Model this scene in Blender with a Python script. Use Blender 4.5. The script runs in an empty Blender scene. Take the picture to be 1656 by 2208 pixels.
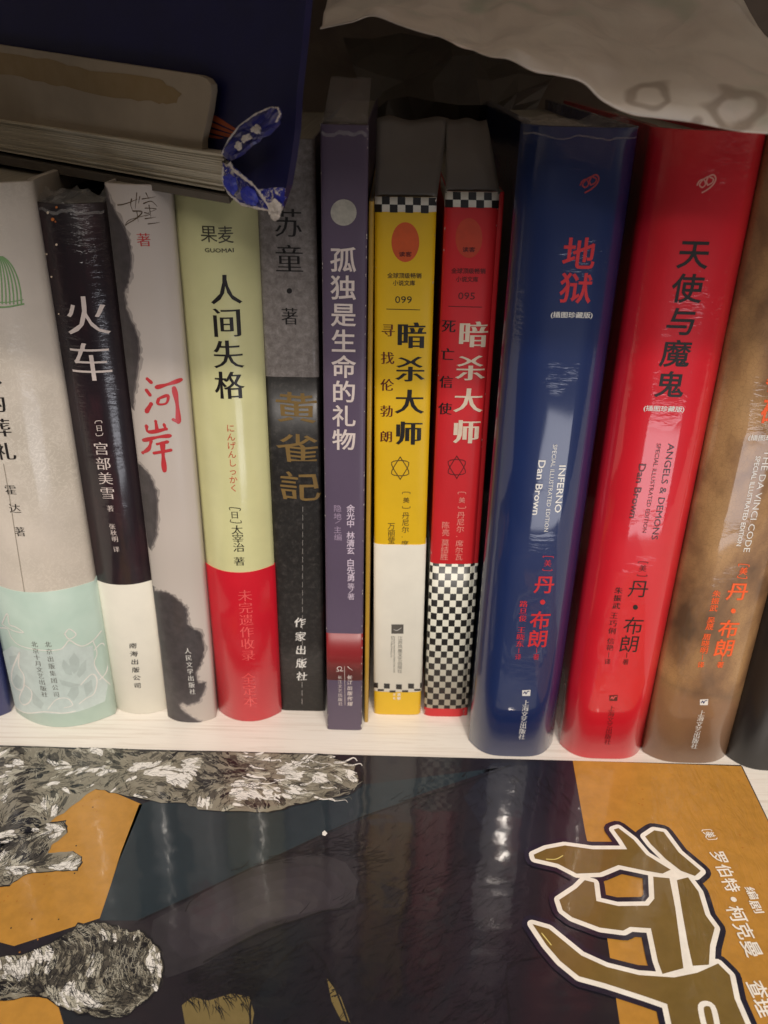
import bpy, bmesh, math, random
from mathutils import Vector, Matrix, noise
from math import radians, sin, cos, pi

# ------------------------------------------------------------------ scene, camera
scene = bpy.context.scene
COL = scene.collection
MM = 0.001
cam_data = bpy.data.cameras.new('camera'); cam = bpy.data.objects.new('camera', cam_data); COL.objects.link(cam)
cam_data.sensor_fit = 'VERTICAL'; cam_data.sensor_height = 4.8; cam_data.sensor_width = 3.6
cam_data.lens = 4.8 * 1912.0 / 2208.0
cam_data.clip_start = 0.005; cam_data.clip_end = 60
cam_data.dof.use_dof = True; cam_data.dof.focus_distance = 0.30; cam_data.dof.aperture_fstop = 2.2
PITCH, ROLL = radians(27.5), radians(1.5)
fw = Vector((0, cos(PITCH), -sin(PITCH))); up = Vector((0, sin(PITCH), cos(PITCH))); rt = Vector((1, 0, 0))
cx = rt * cos(ROLL) + up * sin(ROLL); cy = up * cos(ROLL) - rt * sin(ROLL)
cam.matrix_world = Matrix(((cx.x, cy.x, -fw.x, 0), (cx.y, cy.y, -fw.y, 0), (cx.z, cy.z, -fw.z, 0.252), (0, 0, 0, 1)))
scene.camera = cam
scene.view_settings.view_transform = 'Standard'; scene.view_settings.look = 'None'
scene.view_settings.exposure = 0.0; scene.view_settings.gamma = 1.0
scene.cycles.max_bounces = 8; scene.cycles.use_denoising = True
scene.cycles.sample_clamp_indirect = 6.0

# ------------------------------------------------------------------ light: shop lamps, dim room
world = bpy.data.worlds.new('World'); scene.world = world; world.use_nodes = True
bg = world.node_tree.nodes['Background']; bg.inputs[0].default_value = (1.0, 0.9, 0.8, 1); bg.inputs[1].default_value = 0.05
TARGET = Vector((0.02, 0.28, 0.09))
def lamp(name, az, el, dist, sx, sy, power, color, target=TARGET):
    d = Vector((sin(radians(az)) * cos(radians(el)), -cos(radians(az)) * cos(radians(el)), sin(radians(el))))
    ld = bpy.data.lights.new(name, 'AREA'); ld.shape = 'RECTANGLE'; ld.size = sx; ld.size_y = sy
    ld.energy = power; ld.color = color
    o = bpy.data.objects.new(name, ld); COL.objects.link(o); o.location = target + d * dist
    o.rotation_euler = (-d).to_track_quat('-Z', 'Y').to_euler()
    return o
lamp('ceiling_lamp', 12, 46.5, 2.0, 0.045, 0.045, 13.0, (1.0, 0.89, 0.78))
lamp('ceiling_light_panel', 4, 47, 2.4, 1.6, 1.0, 55.0, (1.0, 0.93, 0.87))
lamp('display_lamp', 20, -24.5, 1.6, 0.5, 0.34, 2.6, (0.93, 0.93, 1.0))
lamp('display_lamp_side', 58, -33, 1.6, 0.4, 0.5, 2.4, (0.95, 0.93, 1.0))

# ------------------------------------------------------------------ measured data, millimetres
BOOKS = {'cream': {'x': -132.48,'y': 283.49,'w': 41.53,'h': 213.0,'lean': -0.421,'sag': 9,'p': 2,'t': 2.2,'d': 150},'train': {'x': -101.6,'y': 293.01,'w': 22.72,'h': 206.59,'lean': -0.506,'sag': 4.2,'p': 2.2,'t': 1.6,'d': 145},'river': {'x': -78.94,'y': 288.29,'w': 20.34,'h': 213.5,'lean': -0.208,'sag': 3.4,'p': 2.6,'t': 1.0,'d': 148},'human': {'x': -55.06,'y': 290.08,'w': 26.44,'h': 210.0,'lean': -0.387,'sag': 6.6,'p': 2.2,'t': 1.8,'d': 140},'gray': {'x': -32.39,'y': 297.44,'w': 18.75,'h': 227.0,'lean': -0.416,'sag': 0.5,'p': 8,'t': 0.8,'d': 150},'purple': {'x': -14.07,'y': 285.87,'w': 14.31,'h': 232.25,'lean': -0.173,'sag': 0.4,'p': 8,'t': 0.6,'d': 165},'yellow': {'x': 7.93,'y': 296.33,'w': 19.75,'h': 210.8,'lean': -0.986,'sag': 0.9,'p': 7,'t': 0.5,'d': 148},'red': {'x': 28.02,'y': 295.94,'w': 17.2,'h': 212.96,'lean': -0.699,'sag': 1.2,'p': 6,'t': 0.5,'d': 148},'blue': {'x': 54.67,'y': 272.76,'w': 34.49,'h': 234.15,'lean': -0.131,'sag': 9,'p': 4,'t': 2.6,'d': 165},'angel': {'x': 91.79,'y': 272.79,'w': 33.76,'h': 234.12,'lean': -0.031,'sag': 8,'p': 4,'t': 2.6,'d': 165},'code': {'x': 125.4,'y': 271.67,'w': 34.42,'h': 235.0,'lean': -0.1,'sag': 6,'p': 3.4,'t': 2.6,'d': 165},'dark': {'x': 159.44,'y': 268.49,'w': 34.77,'h': 236.0,'lean': -0.1,'sag': 8,'p': 3.6,'t': 2.6,'d': 165}}
BANDS = {'cream': ('mint',0,66.08),'train': ('white',0,64.37),'human': ('red',0,73.31),'gray': ('dark',0,149.61),'purple': ('redband',26.15,49.1),'yellow': ('white',12.75,83.88),'red': ('check',4.55,76.04)}
TOPS = {'ys': 206.27,'rs': 208.27}
MARKS = {
 'cream': [
  ('T','title_lettering','song2','ink','穆斯林的葬礼',0.02,169.02,0.27,124.47,7.26,7.28),
  ('T','author_lettering','song','ink','霍达',-0.46,109.46,-0.28,102.0,4.4,4.13),
  ('T','author_lettering','song','ink','著',-0.1,92.44,-0.1,92.44,4.12,4.29),
  ('T','publisher_lettering','song','gray_ink','北京出版集团公司',2.24,42.13,1.7,17.31,2.51,2.97),
  ('T','publisher_lettering','song','gray_ink','北京十月文艺出版社',-3.12,41.93,-3.1,17.07,2.79,2.82),
  ('S','dome_ornament','green',0.42,[(8.55,191.12),(8.12,190.18),(7.63,188.75),(7.1,186.88),(6.53,184.62),(5.95,182.04),(5.38,179.24),(4.84,176.31)],0),
  ('S','dome_ornament','green',0.42,[(8.81,191.1),(8.57,190.15),(8.26,188.72),(7.88,186.84),(7.45,184.57),(6.98,182.0),(6.48,179.2),(5.97,176.27)],0),
  ('S','dome_ornament','green',0.41,[(9.07,191.09),(9.02,190.13),(8.88,188.68),(8.65,186.79),(8.35,184.52),(7.98,181.94),(7.55,179.14),(7.08,176.21)],0),
  ('S','dome_ornament','green',0.41,[(9.33,191.07),(9.46,190.1),(9.49,188.64),(9.42,186.74),(9.25,184.46),(8.98,181.88),(8.61,179.07),(8.17,176.14)],0),
  ('S','dome_ornament','green',0.4,[(9.58,191.06),(9.9,190.07),(10.1,188.6),(10.18,186.69),(10.13,184.4),(9.95,181.8),(9.66,178.99),(9.25,176.06)],0),
  ('S','dome_ornament','green',0.4,[(9.84,191.04),(10.34,190.04),(10.7,188.56),(10.93,186.63),(11.0,184.33),(10.92,181.72),(10.69,178.9),(10.31,175.97)],0),
  ('S','dome_ornament','green',0.39,[(10.09,191.02),(10.77,190.01),(11.3,188.51),(11.67,186.57),(11.86,184.25),(11.87,181.63),(11.7,178.8),(11.35,175.87)],0),
  ('S','dome_ornament','green',0.39,[(10.35,191.01),(11.2,189.98),(11.9,188.46),(12.4,186.5),(12.71,184.16),(12.82,181.53),(12.71,178.69),(12.38,175.75)],0),
  ('S','dome_ornament','green',0.39,[(10.6,190.99),(11.63,189.94),(12.49,188.4),(13.13,186.42),(13.56,184.07),(13.75,181.42),(13.69,178.57),(13.4,175.63)],0),
  ('S','dome_ornament','green',0.52,[(3.31,175.58),(8.69,175.03),(14.0,175.53)],0),
  ('S','dome_ornament','green',0.26,[(3.58,177.08),(8.93,176.53),(14.07,176.89)],0),
  ('S','arabesque_ornament','pale',0.48,[(-19.31,44.04),(-14.49,46.05),(-13.29,42.35),(-10.5,40.14),(-5.16,39.58),(5.38,39.16),(8.02,40.63),(9.95,42.74),(12.16,40.09),(14.25,38.62),(17.46,39.69),(20.46,42.79)],0),
  ('S','arabesque_ornament','pale',0.53,[(-17.04,47.13),(-12.65,54.09),(-12.81,48.97),(-9.98,48.68),(-6.69,47.0),(-11.1,46.4),(-14.32,46.76),(-17.04,47.13)],0),
  ('S','arabesque_ornament','pale',0.45,[(8.78,46.26),(10.63,48.0),(12.51,44.83),(10.03,43.36),(8.78,46.26)],0),
  ('S','arabesque_ornament','pale',0.67,[(-10.69,36.15),(-12.58,28.79),(-10.93,24.03),(-13.63,16.03),(-18.73,16.1),(-17.23,23.85),(-10.69,36.15)],0),
  ('S','arabesque_ornament','pale',0.53,[(-26.17,10.12),(-23.94,3.74),(-15.72,3.33),(-4.96,7.78),(3.4,7.52),(7.57,7.88)],0),
  ('S','arabesque_ornament','pale',0.56,[(-11.49,19.72),(-8.75,17.26),(-10.46,11.8),(-14.73,7.78),(-16.3,10.48),(-11.49,19.72)],0),
  ('S','arabesque_ornament','pale',0.45,[(11.12,20.39),(15.28,24.1),(16.7,20.6),(15.11,14.52),(12.13,13.09),(9.49,11.22)],0),
  ('S','arabesque_ornament','pale',0.42,[(17.4,35.1),(20.28,36.96),(21.54,30.7),(20.12,22.85),(17.55,20.11)],0),
  ('S','arabesque_ornament','pale',0.32,[(17.46,39.69),(18.09,33.38),(16.7,28.78),(17.82,22.7),(20.73,15.58)],0),
  ('S','arabesque_ornament','pale',0.38,[(-2.9,9.52),(1.25,14.64),(5.48,14.95),(7.0,11.18),(3.79,10.3)],0),
  ('P','leaf_ornament','mint_dark',[(10.8,36.62),(12.18,32.84),(11.63,28.36),(9.48,26.36),(8.43,29.33),(8.79,33.89)],0.4),
  ('P','leaf_ornament','mint_dark',[(6.68,34.36),(8.6,30.62),(8.93,25.84),(6.65,27.03),(5.74,31.21)],0.4),
  ('P','leaf_ornament','mint_dark',[(14.37,31.95),(13.77,26.84),(11.07,23.83),(10.4,26.08),(12.31,30.12)],0.4),
  ('P','leaf_ornament','mint_dark',[(-14.72,23.77),(-12.33,22.12),(-14.07,17.21),(-17.55,14.7),(-18.13,18.53)],0.4),
  ('P','leaf_ornament','mint_dark',[(3.81,24.75),(7.56,22.79),(11.12,20.39),(7.2,20.14),(4.43,21.97)],0.4),
  ('P','leaf_ornament','mint_dark',[(7.68,20.03),(10.12,20.04),(10.17,16.58),(7.75,13.1),(5.67,16.3)],0.4),
  ('P','leaf_ornament','mint_dark',[(12.03,20.06),(14.98,21.51),(14.83,16.06),(12.21,13.75)],0.4),
  ('P','leaf_ornament','mint_dark',[(-8.61,17.99),(-4.21,12.13),(-5.95,8.97),(-9.36,10.79)],0.4),
  ('P','leaf_ornament','mint_dark',[(-17.29,31.26),(-12.42,34.19),(-14.14,29.45),(-17.76,26.29)],0.4),
  ('P','leaf_ground','pale2',[(-21.17,31.07),(-13.89,38.19),(-5.35,38.57),(5.27,38.39),(9.79,41.49),(13.73,38.05),(17.22,37.51),(16.7,28.78),(19.86,16.06),(18.13,8.55),(7.48,7.19),(-5.09,7.05),(-18.22,2.22),(-23.81,4.47),(-23.24,20.01)],0),
  ('S','film_seam','seam2',0.29,[(-1.11,119.63),(-1.45,104.96),(-2.17,87.65),(-2.94,67.35),(-3.79,41.39)],0),
 ],
 'train': [
  ('T','title_lettering','song','pinkwhite','火车',1.38,170.66,0.55,154.53,15.13,14.85),
  ('T','author_lettering','song','pinkwhite','日',0.48,130.2,0.48,130.2,2.64,2.67),
  ('S','author_lettering','pinkwhite',0.23,[(-0.77,131.94),(-0.32,132.84),(1.51,133.03),(1.72,132.15)],0),
  ('S','author_lettering','pinkwhite',0.23,[(-0.95,128.21),(-0.74,127.32),(1.11,127.53),(1.56,128.42)],0),
  ('T','author_lettering','song','pinkwhite','宫部美雪',0.09,122.28,0.11,104.38,5.61,5.42),
  ('T','author_lettering','song','pinkwhite','著',0.33,98.01,0.33,98.01,2.59,2.73),
  ('T','author_lettering','song','pinkwhite','张秋明',0.04,90.33,0.41,84.92,2.46,2.61),
  ('T','author_lettering','song','pinkwhite','译',0.38,80.45,0.38,80.45,2.48,2.66),
  ('T','publisher_lettering','brush','ink','南海出版公司',1.54,35.54,1.11,15.24,3.18,2.83),
  ('P','printed_light','spark',[(-5.89,203.63),(-6.09,203.32),(-6.48,203.17),(-6.82,203.26),(-6.92,203.55),(-6.71,203.86),(-6.32,204.02),(-5.98,203.92)],0.0),
  ('P','printed_light','sparko',[(-4.34,201.64),(-4.6,201.23),(-5.09,201.04),(-5.53,201.17),(-5.66,201.56),(-5.39,201.97),(-4.9,202.17),(-4.47,202.03)],0.0),
  ('P','printed_light','sparko',[(-2.62,205.42),(-2.79,205.16),(-3.09,205.04),(-3.37,205.13),(-3.45,205.39),(-3.28,205.66),(-2.97,205.78),(-2.7,205.68)],0.0),
  ('P','printed_light','spark',[(-4.58,193.76),(-4.75,193.48),(-5.08,193.34),(-5.38,193.43),(-5.46,193.69),(-5.28,193.98),(-4.95,194.11),(-4.66,194.02)],0.0),
  ('P','printed_light','spark',[(-9.06,190.27),(-9.24,190.0),(-9.59,189.85),(-9.9,189.91),(-9.99,190.13),(-9.8,190.4),(-9.45,190.55),(-9.14,190.5)],0.0),
  ('P','printed_light','spark',[(-10.27,187.89),(-10.43,187.66),(-10.75,187.52),(-11.03,187.56),(-11.1,187.75),(-10.93,187.99),(-10.61,188.13),(-10.34,188.09)],0.0),
  ('P','printed_light','spark',[(-8.52,182.98),(-8.7,182.71),(-9.04,182.56),(-9.35,182.61),(-9.43,182.84),(-9.24,183.12),(-8.9,183.27),(-8.6,183.22)],0.0),
  ('P','printed_light','spark',[(-10.58,178.89),(-10.73,178.68),(-11.0,178.56),(-11.23,178.58),(-11.3,178.75),(-11.15,178.96),(-10.88,179.08),(-10.65,179.06)],0.0),
  ('P','printed_light','spark',[(-8.02,170.67),(-8.15,170.46),(-8.4,170.35),(-8.61,170.39),(-8.67,170.56),(-8.54,170.76),(-8.3,170.88),(-8.08,170.84)],0.0),
  ('P','printed_light','sparko',[(-3.83,200.97),(-3.95,200.77),(-4.19,200.67),(-4.41,200.74),(-4.47,200.94),(-4.34,201.14),(-4.1,201.24),(-3.89,201.17)],0.0),
  ('P','printed_light','spark',[(-10.16,137.38),(-10.28,137.19),(-10.5,137.06),(-10.7,137.07),(-10.75,137.21),(-10.63,137.41),(-10.41,137.54),(-10.21,137.53)],0.0),
  ('P','printed_light','spark',[(-10.4,165.54),(-10.51,165.37),(-10.73,165.26),(-10.92,165.28),(-10.97,165.41),(-10.85,165.59),(-10.64,165.7),(-10.45,165.68)],0.0),
 ],
 'river': [
  ('T','author_lettering','song','redink','著',1.25,196.94,1.25,196.94,4.66,4.44),
  ('S','signature','brown_ink',0.39,[(-5.96,207.21),(-3.35,207.72),(0.64,209.27)],1),
  ('S','signature','brown_ink',0.29,[(0.6,211.05),(0.12,208.81),(-0.39,206.33)],1),
  ('S','signature','brown_ink',0.35,[(-1.25,209.23),(-1.7,207.42),(-1.18,205.63)],1),
  ('S','signature','brown_ink',0.29,[(1.41,209.96),(0.72,207.93)],1),
  ('S','signature','brown_ink',0.37,[(-1.18,205.63),(1.63,205.46),(-0.48,203.37),(-3.06,201.92),(-4.15,201.18),(-2.7,202.85),(1.97,204.24),(3.16,204.56)],1),
  ('S','signature','brown_ink',0.29,[(0.01,205.66),(0.13,202.47)],1),
  ('S','signature','brown_ink',0.3,[(3.36,211.09),(4.09,209.3)],1),
  ('S','signature','brown_ink',0.29,[(2.04,209.29),(6.12,209.93)],1),
  ('S','signature','brown_ink',0.33,[(2.36,207.95),(4.69,208.62),(6.29,207.0)],1),
  ('S','signature','brown_ink',0.27,[(2.68,206.6),(6.01,206.33),(3.46,205.25)],1),
  ('S','signature','brown_ink',0.28,[(3.91,207.5),(4.19,203.42)],1),
  ('S','signature','brown_ink',0.3,[(2.35,203.42),(5.57,203.85)],1),
  ('S','signature','brown_ink',0.34,[(3.12,201.82),(6.51,202.2)],1),
  ('S','signature','brown_ink',0.28,[(2.31,205.24),(3.87,204.79),(2.42,204.11)],1),
  ('S','title_lettering','brushred',1.28,[(-2.4,150.71),(-1.21,149.57)],2),
  ('S','title_lettering','brushred',1.31,[(-3.1,146.59),(-2.1,145.01)],2),
  ('S','title_lettering','brushred',1.48,[(-3.95,138.78),(-2.02,141.7)],2),
  ('S','title_lettering','brushred',1.28,[(0.43,147.82),(4.33,148.88),(8.46,150.0)],2),
  ('S','title_lettering','brushred',1.45,[(6.15,147.36),(6.65,141.79),(6.57,134.78)],2),
  ('S','title_lettering','brushred',1.06,[(6.57,134.78),(4.94,135.93)],2),
  ('S','title_lettering','brushred',0.93,[(0.81,143.72),(0.36,141.78),(3.22,142.06),(3.97,144.79),(1.35,144.01)],2),
  ('S','title_lettering','brushred',1.15,[(-1.07,135.3),(-0.88,131.9)],2),
  ('S','title_lettering','brushred',1.21,[(-4.55,133.35),(-3.95,131.14),(2.35,132.52)],2),
  ('S','title_lettering','brushred',0.96,[(1.73,134.23),(2.08,132.41)],2),
  ('S','title_lettering','brushred',1.24,[(-6.36,127.61),(-1.14,129.31),(3.41,129.92)],2),
  ('S','title_lettering','brushred',1.25,[(-3.48,127.73),(-4.65,124.7),(-7.27,122.57)],2),
  ('S','title_lettering','brushred',1.04,[(-1.39,126.7),(2.42,127.64)],2),
  ('S','title_lettering','brushred',1.2,[(-2.85,123.13),(3.18,124.43)],2),
  ('S','title_lettering','brushred',1.57,[(0.52,127.05),(0.31,122.09),(0.21,116.45)],2),
  ('T','publisher_lettering','song','pale','人民文学出版社',2.01,37.0,2.21,16.4,2.59,3.04),
  ('I','ink_wash','inkgray',[(-10.28,212.61),(-9.16,208.25),(-6.93,203.95),(-4.4,199.09),(-3.54,194.47),(-4.07,188.26),(-5.57,183.3),(-7.56,179.61),(-7.6,174.12),(-5.45,168.83),(-4.3,163.8),(-4.81,157.99),(-6.95,149.65),(-8.71,143.22),(-9.35,138.57),(-10.26,140.53),(-10.79,172.56)],0.5),
  ('I','ink_wash','inkgray',[(-9.85,117.39),(-8.21,116.35),(-5.76,113.75),(-4.03,108.07),(-3.87,103.16),(-5.13,95.15),(-6.1,88.68),(-9.17,82.41),(-9.95,86.15),(-10.88,108.58)],0.5),
  ('I','ink_wash','inkgray',[(-9.77,65.66),(-9.56,62.92),(-6.71,63.78),(-3.89,63.99),(-0.89,61.91),(0.98,59.47),(2.84,56.95),(2.63,53.18),(2.73,49.35),(5.09,46.86),(7.41,44.65),(8.11,37.17),(6.8,32.32),(5.83,29.23),(3.74,25.52),(4.63,19.91),(7.3,19.89),(6.38,15.33),(4.28,11.59),(1.19,10.37),(-0.54,9.62),(-2.11,10.94),(-4.24,9.58),(-3.65,6.49),(0.56,2.5),(4.22,-0.22),(1.48,-0.02),(-4.21,0.26),(-8.56,0.38),(-10.52,0.72),(-9.57,27.2)],0.5),
 ],
 'human': [
  ('T','publisher_lettering','sans','ink2','果',-1.61,199.01,-1.61,199.01,5.74,5.73),
  ('T','publisher_lettering','sans','ink2','麦',3.63,198.76,3.63,198.76,5.11,5.72),
  ('H','publisher_lettering','bold','ink2','GUOMAI',1.29,193.88,9.12,1.31),
  ('T','title_lettering','song2','ink','人间失格',2.51,181.27,1.64,148.48,10.06,10.81),
  ('T','subtitle_lettering','sans','orangered','にんげんしっかく',1.12,132.71,0.82,109.27,3.13,3.27),
  ('S','author_lettering','ink',0.27,[(-1.11,100.28),(-1.05,101.24),(2.5,100.86),(2.45,99.9)],0),
  ('S','author_lettering','ink',0.27,[(-1.02,96.21),(-1.09,95.23),(2.49,94.84),(2.55,95.82)],0),
  ('T','author_lettering','song','ink','日',0.48,98.2,0.48,98.2,3.43,3.3),
  ('T','author_lettering','song','ink','太宰治',0.96,91.94,1.2,84.36,4.49,4.19),
  ('T','author_lettering','song','ink','著',1.02,78.26,1.02,78.26,4.38,4.1),
  ('T','band_lettering','song','lightred','未完遗作收录',2.27,62.94,1.98,34.34,5.57,5.75),
  ('T','band_lettering','song','lightred','全定本',1.54,22.67,1.67,10.85,5.66,6.01),
 ],
 'gray': [
  ('T','author_lettering','song','ink','苏童',0.33,201.67,0.4,190.32,9.71,9.73),
  ('T','author_lettering','song','ink','著',-0.08,171.14,-0.08,171.14,5.99,6.38),
  ('P','author_lettering','ink',[(0.99,179.8),(0.85,179.33),(0.49,178.99),(0.02,178.85),(-0.44,178.97),(-0.77,179.3),(-0.88,179.77),(-0.74,180.23),(-0.39,180.58),(0.08,180.71),(0.54,180.6),(0.87,180.27)],0.0),
  ('T','title_lettering','clerical','gold','黄雀記',1.15,138.19,1.61,106.95,14.21,12.5),
  ('T','publisher_lettering','brush','pale','作家出版社',-0.09,45.79,-0.07,18.61,4.59,4.92),
  ('S','film_seam','seam',0.19,[(2.43,98.61),(2.36,96.24)],0),
  ('S','film_seam','seam',0.19,[(2.32,95.05),(2.26,92.65)],0),
  ('S','film_seam','seam',0.2,[(2.21,91.45),(2.15,89.04)],0),
  ('S','film_seam','seam',0.2,[(2.1,87.82),(2.04,85.38)],0),
  ('S','film_seam','seam',0.2,[(1.99,84.15),(1.93,81.69)],0),
  ('S','film_seam','seam',0.2,[(1.88,80.45),(1.82,77.96)],0),
  ('S','film_seam','seam',0.2,[(1.77,76.71),(1.71,74.19)],0),
  ('S','film_seam','seam',0.2,[(1.66,72.93),(1.59,70.39)],0),
  ('S','film_seam','seam',0.2,[(1.54,69.11),(1.48,66.54)],0),
  ('S','film_seam','seam',0.2,[(1.43,65.25),(1.36,62.66)],0),
  ('S','film_seam','seam',0.2,[(1.31,61.35),(1.24,58.73)],0),
  ('S','film_seam','seam',0.2,[(1.2,57.42),(1.13,54.77)],0),
  ('S','film_seam','seam',0.21,[(1.08,53.44),(1.01,50.76)],0),
  ('S','film_seam','seam',0.21,[(0.96,49.42),(0.89,46.72)],0),
  ('S','film_seam','seam',0.21,[(0.84,45.36),(0.76,42.63)],0),
  ('S','film_seam','seam',0.21,[(0.71,41.25),(0.64,38.49)],0),
  ('S','film_seam','seam',0.21,[(0.59,37.11),(0.51,34.32)],0),
  ('S','film_seam','seam',0.21,[(0.46,32.91),(0.39,30.09)],0),
  ('S','film_seam','seam',0.21,[(0.34,28.68),(0.26,25.83)],0),
  ('S','film_seam','seam',0.21,[(0.21,24.39),(0.13,21.51)],0),
  ('S','film_seam','seam',0.21,[(0.08,20.06),(0.0,17.15)],0),
  ('S','film_seam','seam',0.22,[(-0.05,15.69),(-0.13,12.74)],0),
  ('S','film_seam','seam',0.22,[(-0.18,11.26),(-0.26,8.29)],0),
  ('S','film_seam','seam',0.22,[(-0.32,6.79),(-0.4,3.78)],0),
 ],
 'purple': [
  ('P','moon_emblem','moon',[(3.81,207.33),(3.74,206.56),(3.51,205.82),(3.14,205.13),(2.65,204.52),(2.04,204.02),(1.34,203.63),(0.58,203.39),(-0.21,203.3),(-1.0,203.35),(-1.75,203.56),(-2.45,203.91),(-3.06,204.39),(-3.56,204.98),(-3.93,205.65),(-4.15,206.38),(-4.23,207.15),(-4.14,207.91),(-3.91,208.65),(-3.54,209.33),(-3.04,209.93),(-2.43,210.43),(-1.74,210.8),(-0.99,211.04),(-0.21,211.14),(0.56,211.08),(1.31,210.88),(2.01,210.54),(2.61,210.07),(3.12,209.49),(3.49,208.83),(3.73,208.1)],0.0),
  ('T','title_lettering','bold','pinkwhite','孤独是生命的礼物',-0.37,192.87,-0.11,131.22,8.47,8.24),
  ('T','author_lettering','bold','lilac','余光中',2.24,104.34,2.25,98.03,3.04,3.25),
  ('T','author_lettering','bold','lilac','林清玄',2.27,93.18,2.28,86.67,3.09,3.35),
  ('T','author_lettering','bold','lilac','白先勇',2.3,81.46,2.49,74.94,3.14,3.46),
  ('T','author_lettering','sans','lilac','等',2.51,71.01,2.51,71.01,2.82,3.12),
  ('S','author_lettering','lilac',0.21,[(1.81,68.07),(3.22,69.58)],0),
  ('T','author_lettering','sans','lilac','著',2.52,66.41,2.52,66.41,2.84,3.16),
  ('T','author_lettering','sans','lilac2','隐地',-2.48,104.21,-2.49,100.98,3.04,3.04),
  ('S','author_lettering','lilac2',0.2,[(-3.35,98.08),(-1.48,99.28)],0),
  ('T','author_lettering','sans','lilac2','主编',-2.51,95.39,-2.35,92.27,3.08,3.12),
  ('T','publisher_lettering','brush','pinkwhite','长江出版传媒',2.08,27.85,2.3,14.33,2.26,2.37),
  ('T','publisher_lettering','song','pinkwhite','长江文艺出版社',-1.85,27.73,-1.69,14.21,1.88,2.02),
  ('S','publisher_lettering','pinkwhite',0.13,[(0.02,33.34),(0.21,13.54)],0),
  ('S','publisher_emblem','pinkwhite',0.3,[(-3.14,30.71),(-2.21,30.97),(-2.95,32.1),(-2.58,32.81),(-1.83,33.06),(-1.09,32.39),(-1.65,30.99),(-0.54,31.02)],0),
  ('S','publisher_emblem','pinkwhite',0.41,[(1.32,33.15),(1.88,32.48),(2.44,32.03),(3.18,31.36)],1),
 ],
 'yellow': [
  ('P','check_strip','ink',[(-7.56,210.94),(-5.09,210.92),(-5.06,208.53),(-7.55,208.55)],0.0),
  ('P','check_strip','ink',[(-2.62,210.89),(-0.15,210.85),(-0.11,208.46),(-2.59,208.49)],0.0),
  ('P','check_strip','ink',[(2.32,210.81),(4.79,210.77),(4.85,208.38),(2.37,208.42)],0.0),
  ('P','check_strip','ink',[(7.27,210.72),(9.77,210.58),(9.85,208.18),(7.34,208.33)],0.0),
  ('P','check_strip','ink',[(-10.04,208.47),(-7.55,208.55),(-7.53,206.13),(-10.04,206.05)],0.0),
  ('P','check_strip','ink',[(-5.06,208.53),(-2.59,208.49),(-2.55,206.08),(-5.04,206.12)],0.0),
  ('P','check_strip','ink',[(-0.11,208.46),(2.37,208.42),(2.42,206.01),(-0.06,206.04)],0.0),
  ('P','check_strip','ink',[(4.85,208.38),(7.34,208.33),(7.41,205.91),(4.91,205.97)],0.0),
  ('P','oval_emblem','oval',[(4.61,196.91),(4.56,195.68),(4.33,194.49),(3.93,193.39),(3.39,192.41),(2.72,191.61),(1.94,191.01),(1.09,190.64),(0.21,190.5),(-0.69,190.62),(-1.55,190.98),(-2.35,191.56),(-3.05,192.35),(-3.63,193.31),(-4.06,194.41),(-4.33,195.6),(-4.43,196.83),(-4.36,198.06),(-4.11,199.24),(-3.71,200.32),(-3.17,201.27),(-2.5,202.05),(-1.73,202.63),(-0.9,203.0),(-0.03,203.12),(0.85,203.01),(1.7,202.67),(2.48,202.11),(3.18,201.35),(3.76,200.41),(4.21,199.33),(4.49,198.16)],0.0),
  ('H','emblem_lettering','bold','darkred','读客',0.16,193.04,4.25,1.63),
  ('H','series_lettering','bold','brown_ink','全球顶级畅销',-0.03,186.13,11.35,1.82),
  ('H','series_lettering','bold','brown_ink','小说文库',-0.14,183.69,7.39,1.84),
  ('H','series_number','sans','ink','099',-0.21,178.13,5.59,2.34),
  ('S','series_rule','ink',0.2,[(-5.93,174.94),(5.47,174.74)],0),
  ('T','title_lettering','song3','ink','暗杀大师',2.68,165.94,2.41,129.96,10.08,9.88),
  ('T','subtitle_lettering','song2','darkred','寻找伦勃朗',-5.25,167.64,-5.6,128.6,4.71,4.77),
  ('T','author_lettering','sans','brown_ink','美',2.05,103.05,2.05,103.05,2.6,2.52),
  ('S','author_lettering','brown_ink',0.21,[(0.62,105.54),(0.78,106.32),(3.2,106.35),(3.38,105.58)],0),
  ('S','author_lettering','brown_ink',0.21,[(0.7,100.5),(0.88,99.72),(3.32,99.75),(3.48,100.53)],0),
  ('T','author_lettering','sans','brown_ink','丹尼尔·席',1.98,96.58,1.84,84.32,3.0,3.01),
  ('T','translator_lettering','sans','brown_ink','万丽莹',-3.4,91.94,-3.33,85.68,3.01,3.23),
  ('P','publisher_emblem','gray_ink',[(-2.95,47.1),(1.91,47.17),(1.98,42.64),(-2.91,42.56)],0.0),
  ('S','publisher_emblem','pale',0.19,[(-1.99,44.63),(-0.67,44.19),(1.18,45.58)],0),
  ('T','publisher_lettering','sans','gray_ink','江苏凤凰文艺出版社',0.7,40.33,0.75,23.68,2.1,1.99),
  ('R','publisher_lettering','sans','gray_ink','JIANGSU PHOENIX LITERATURE AND',-1.77,41.44,-1.56,22.93,0.65),
  ('R','publisher_lettering','sans','gray_ink','ART PUBLISHING,LTD',-2.71,41.42,-2.79,30.75,0.64),
  ('T','emblem_lettering','bold','pale','读客',0.53,11.28,0.56,9.3,1.76,1.73),
  ('T','emblem_lettering','bold','pale','文化',-1.42,11.25,-1.4,9.27,1.17,1.49),
  ('S','star_emblem','brown_ink',0.32,[(-0.46,120.67),(2.82,113.94),(-3.56,113.86),(-0.46,120.67)],0),
  ('S','star_emblem','brown_ink',0.32,[(-0.33,111.61),(-3.6,118.39),(2.74,118.46),(-0.33,111.61)],0),
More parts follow.
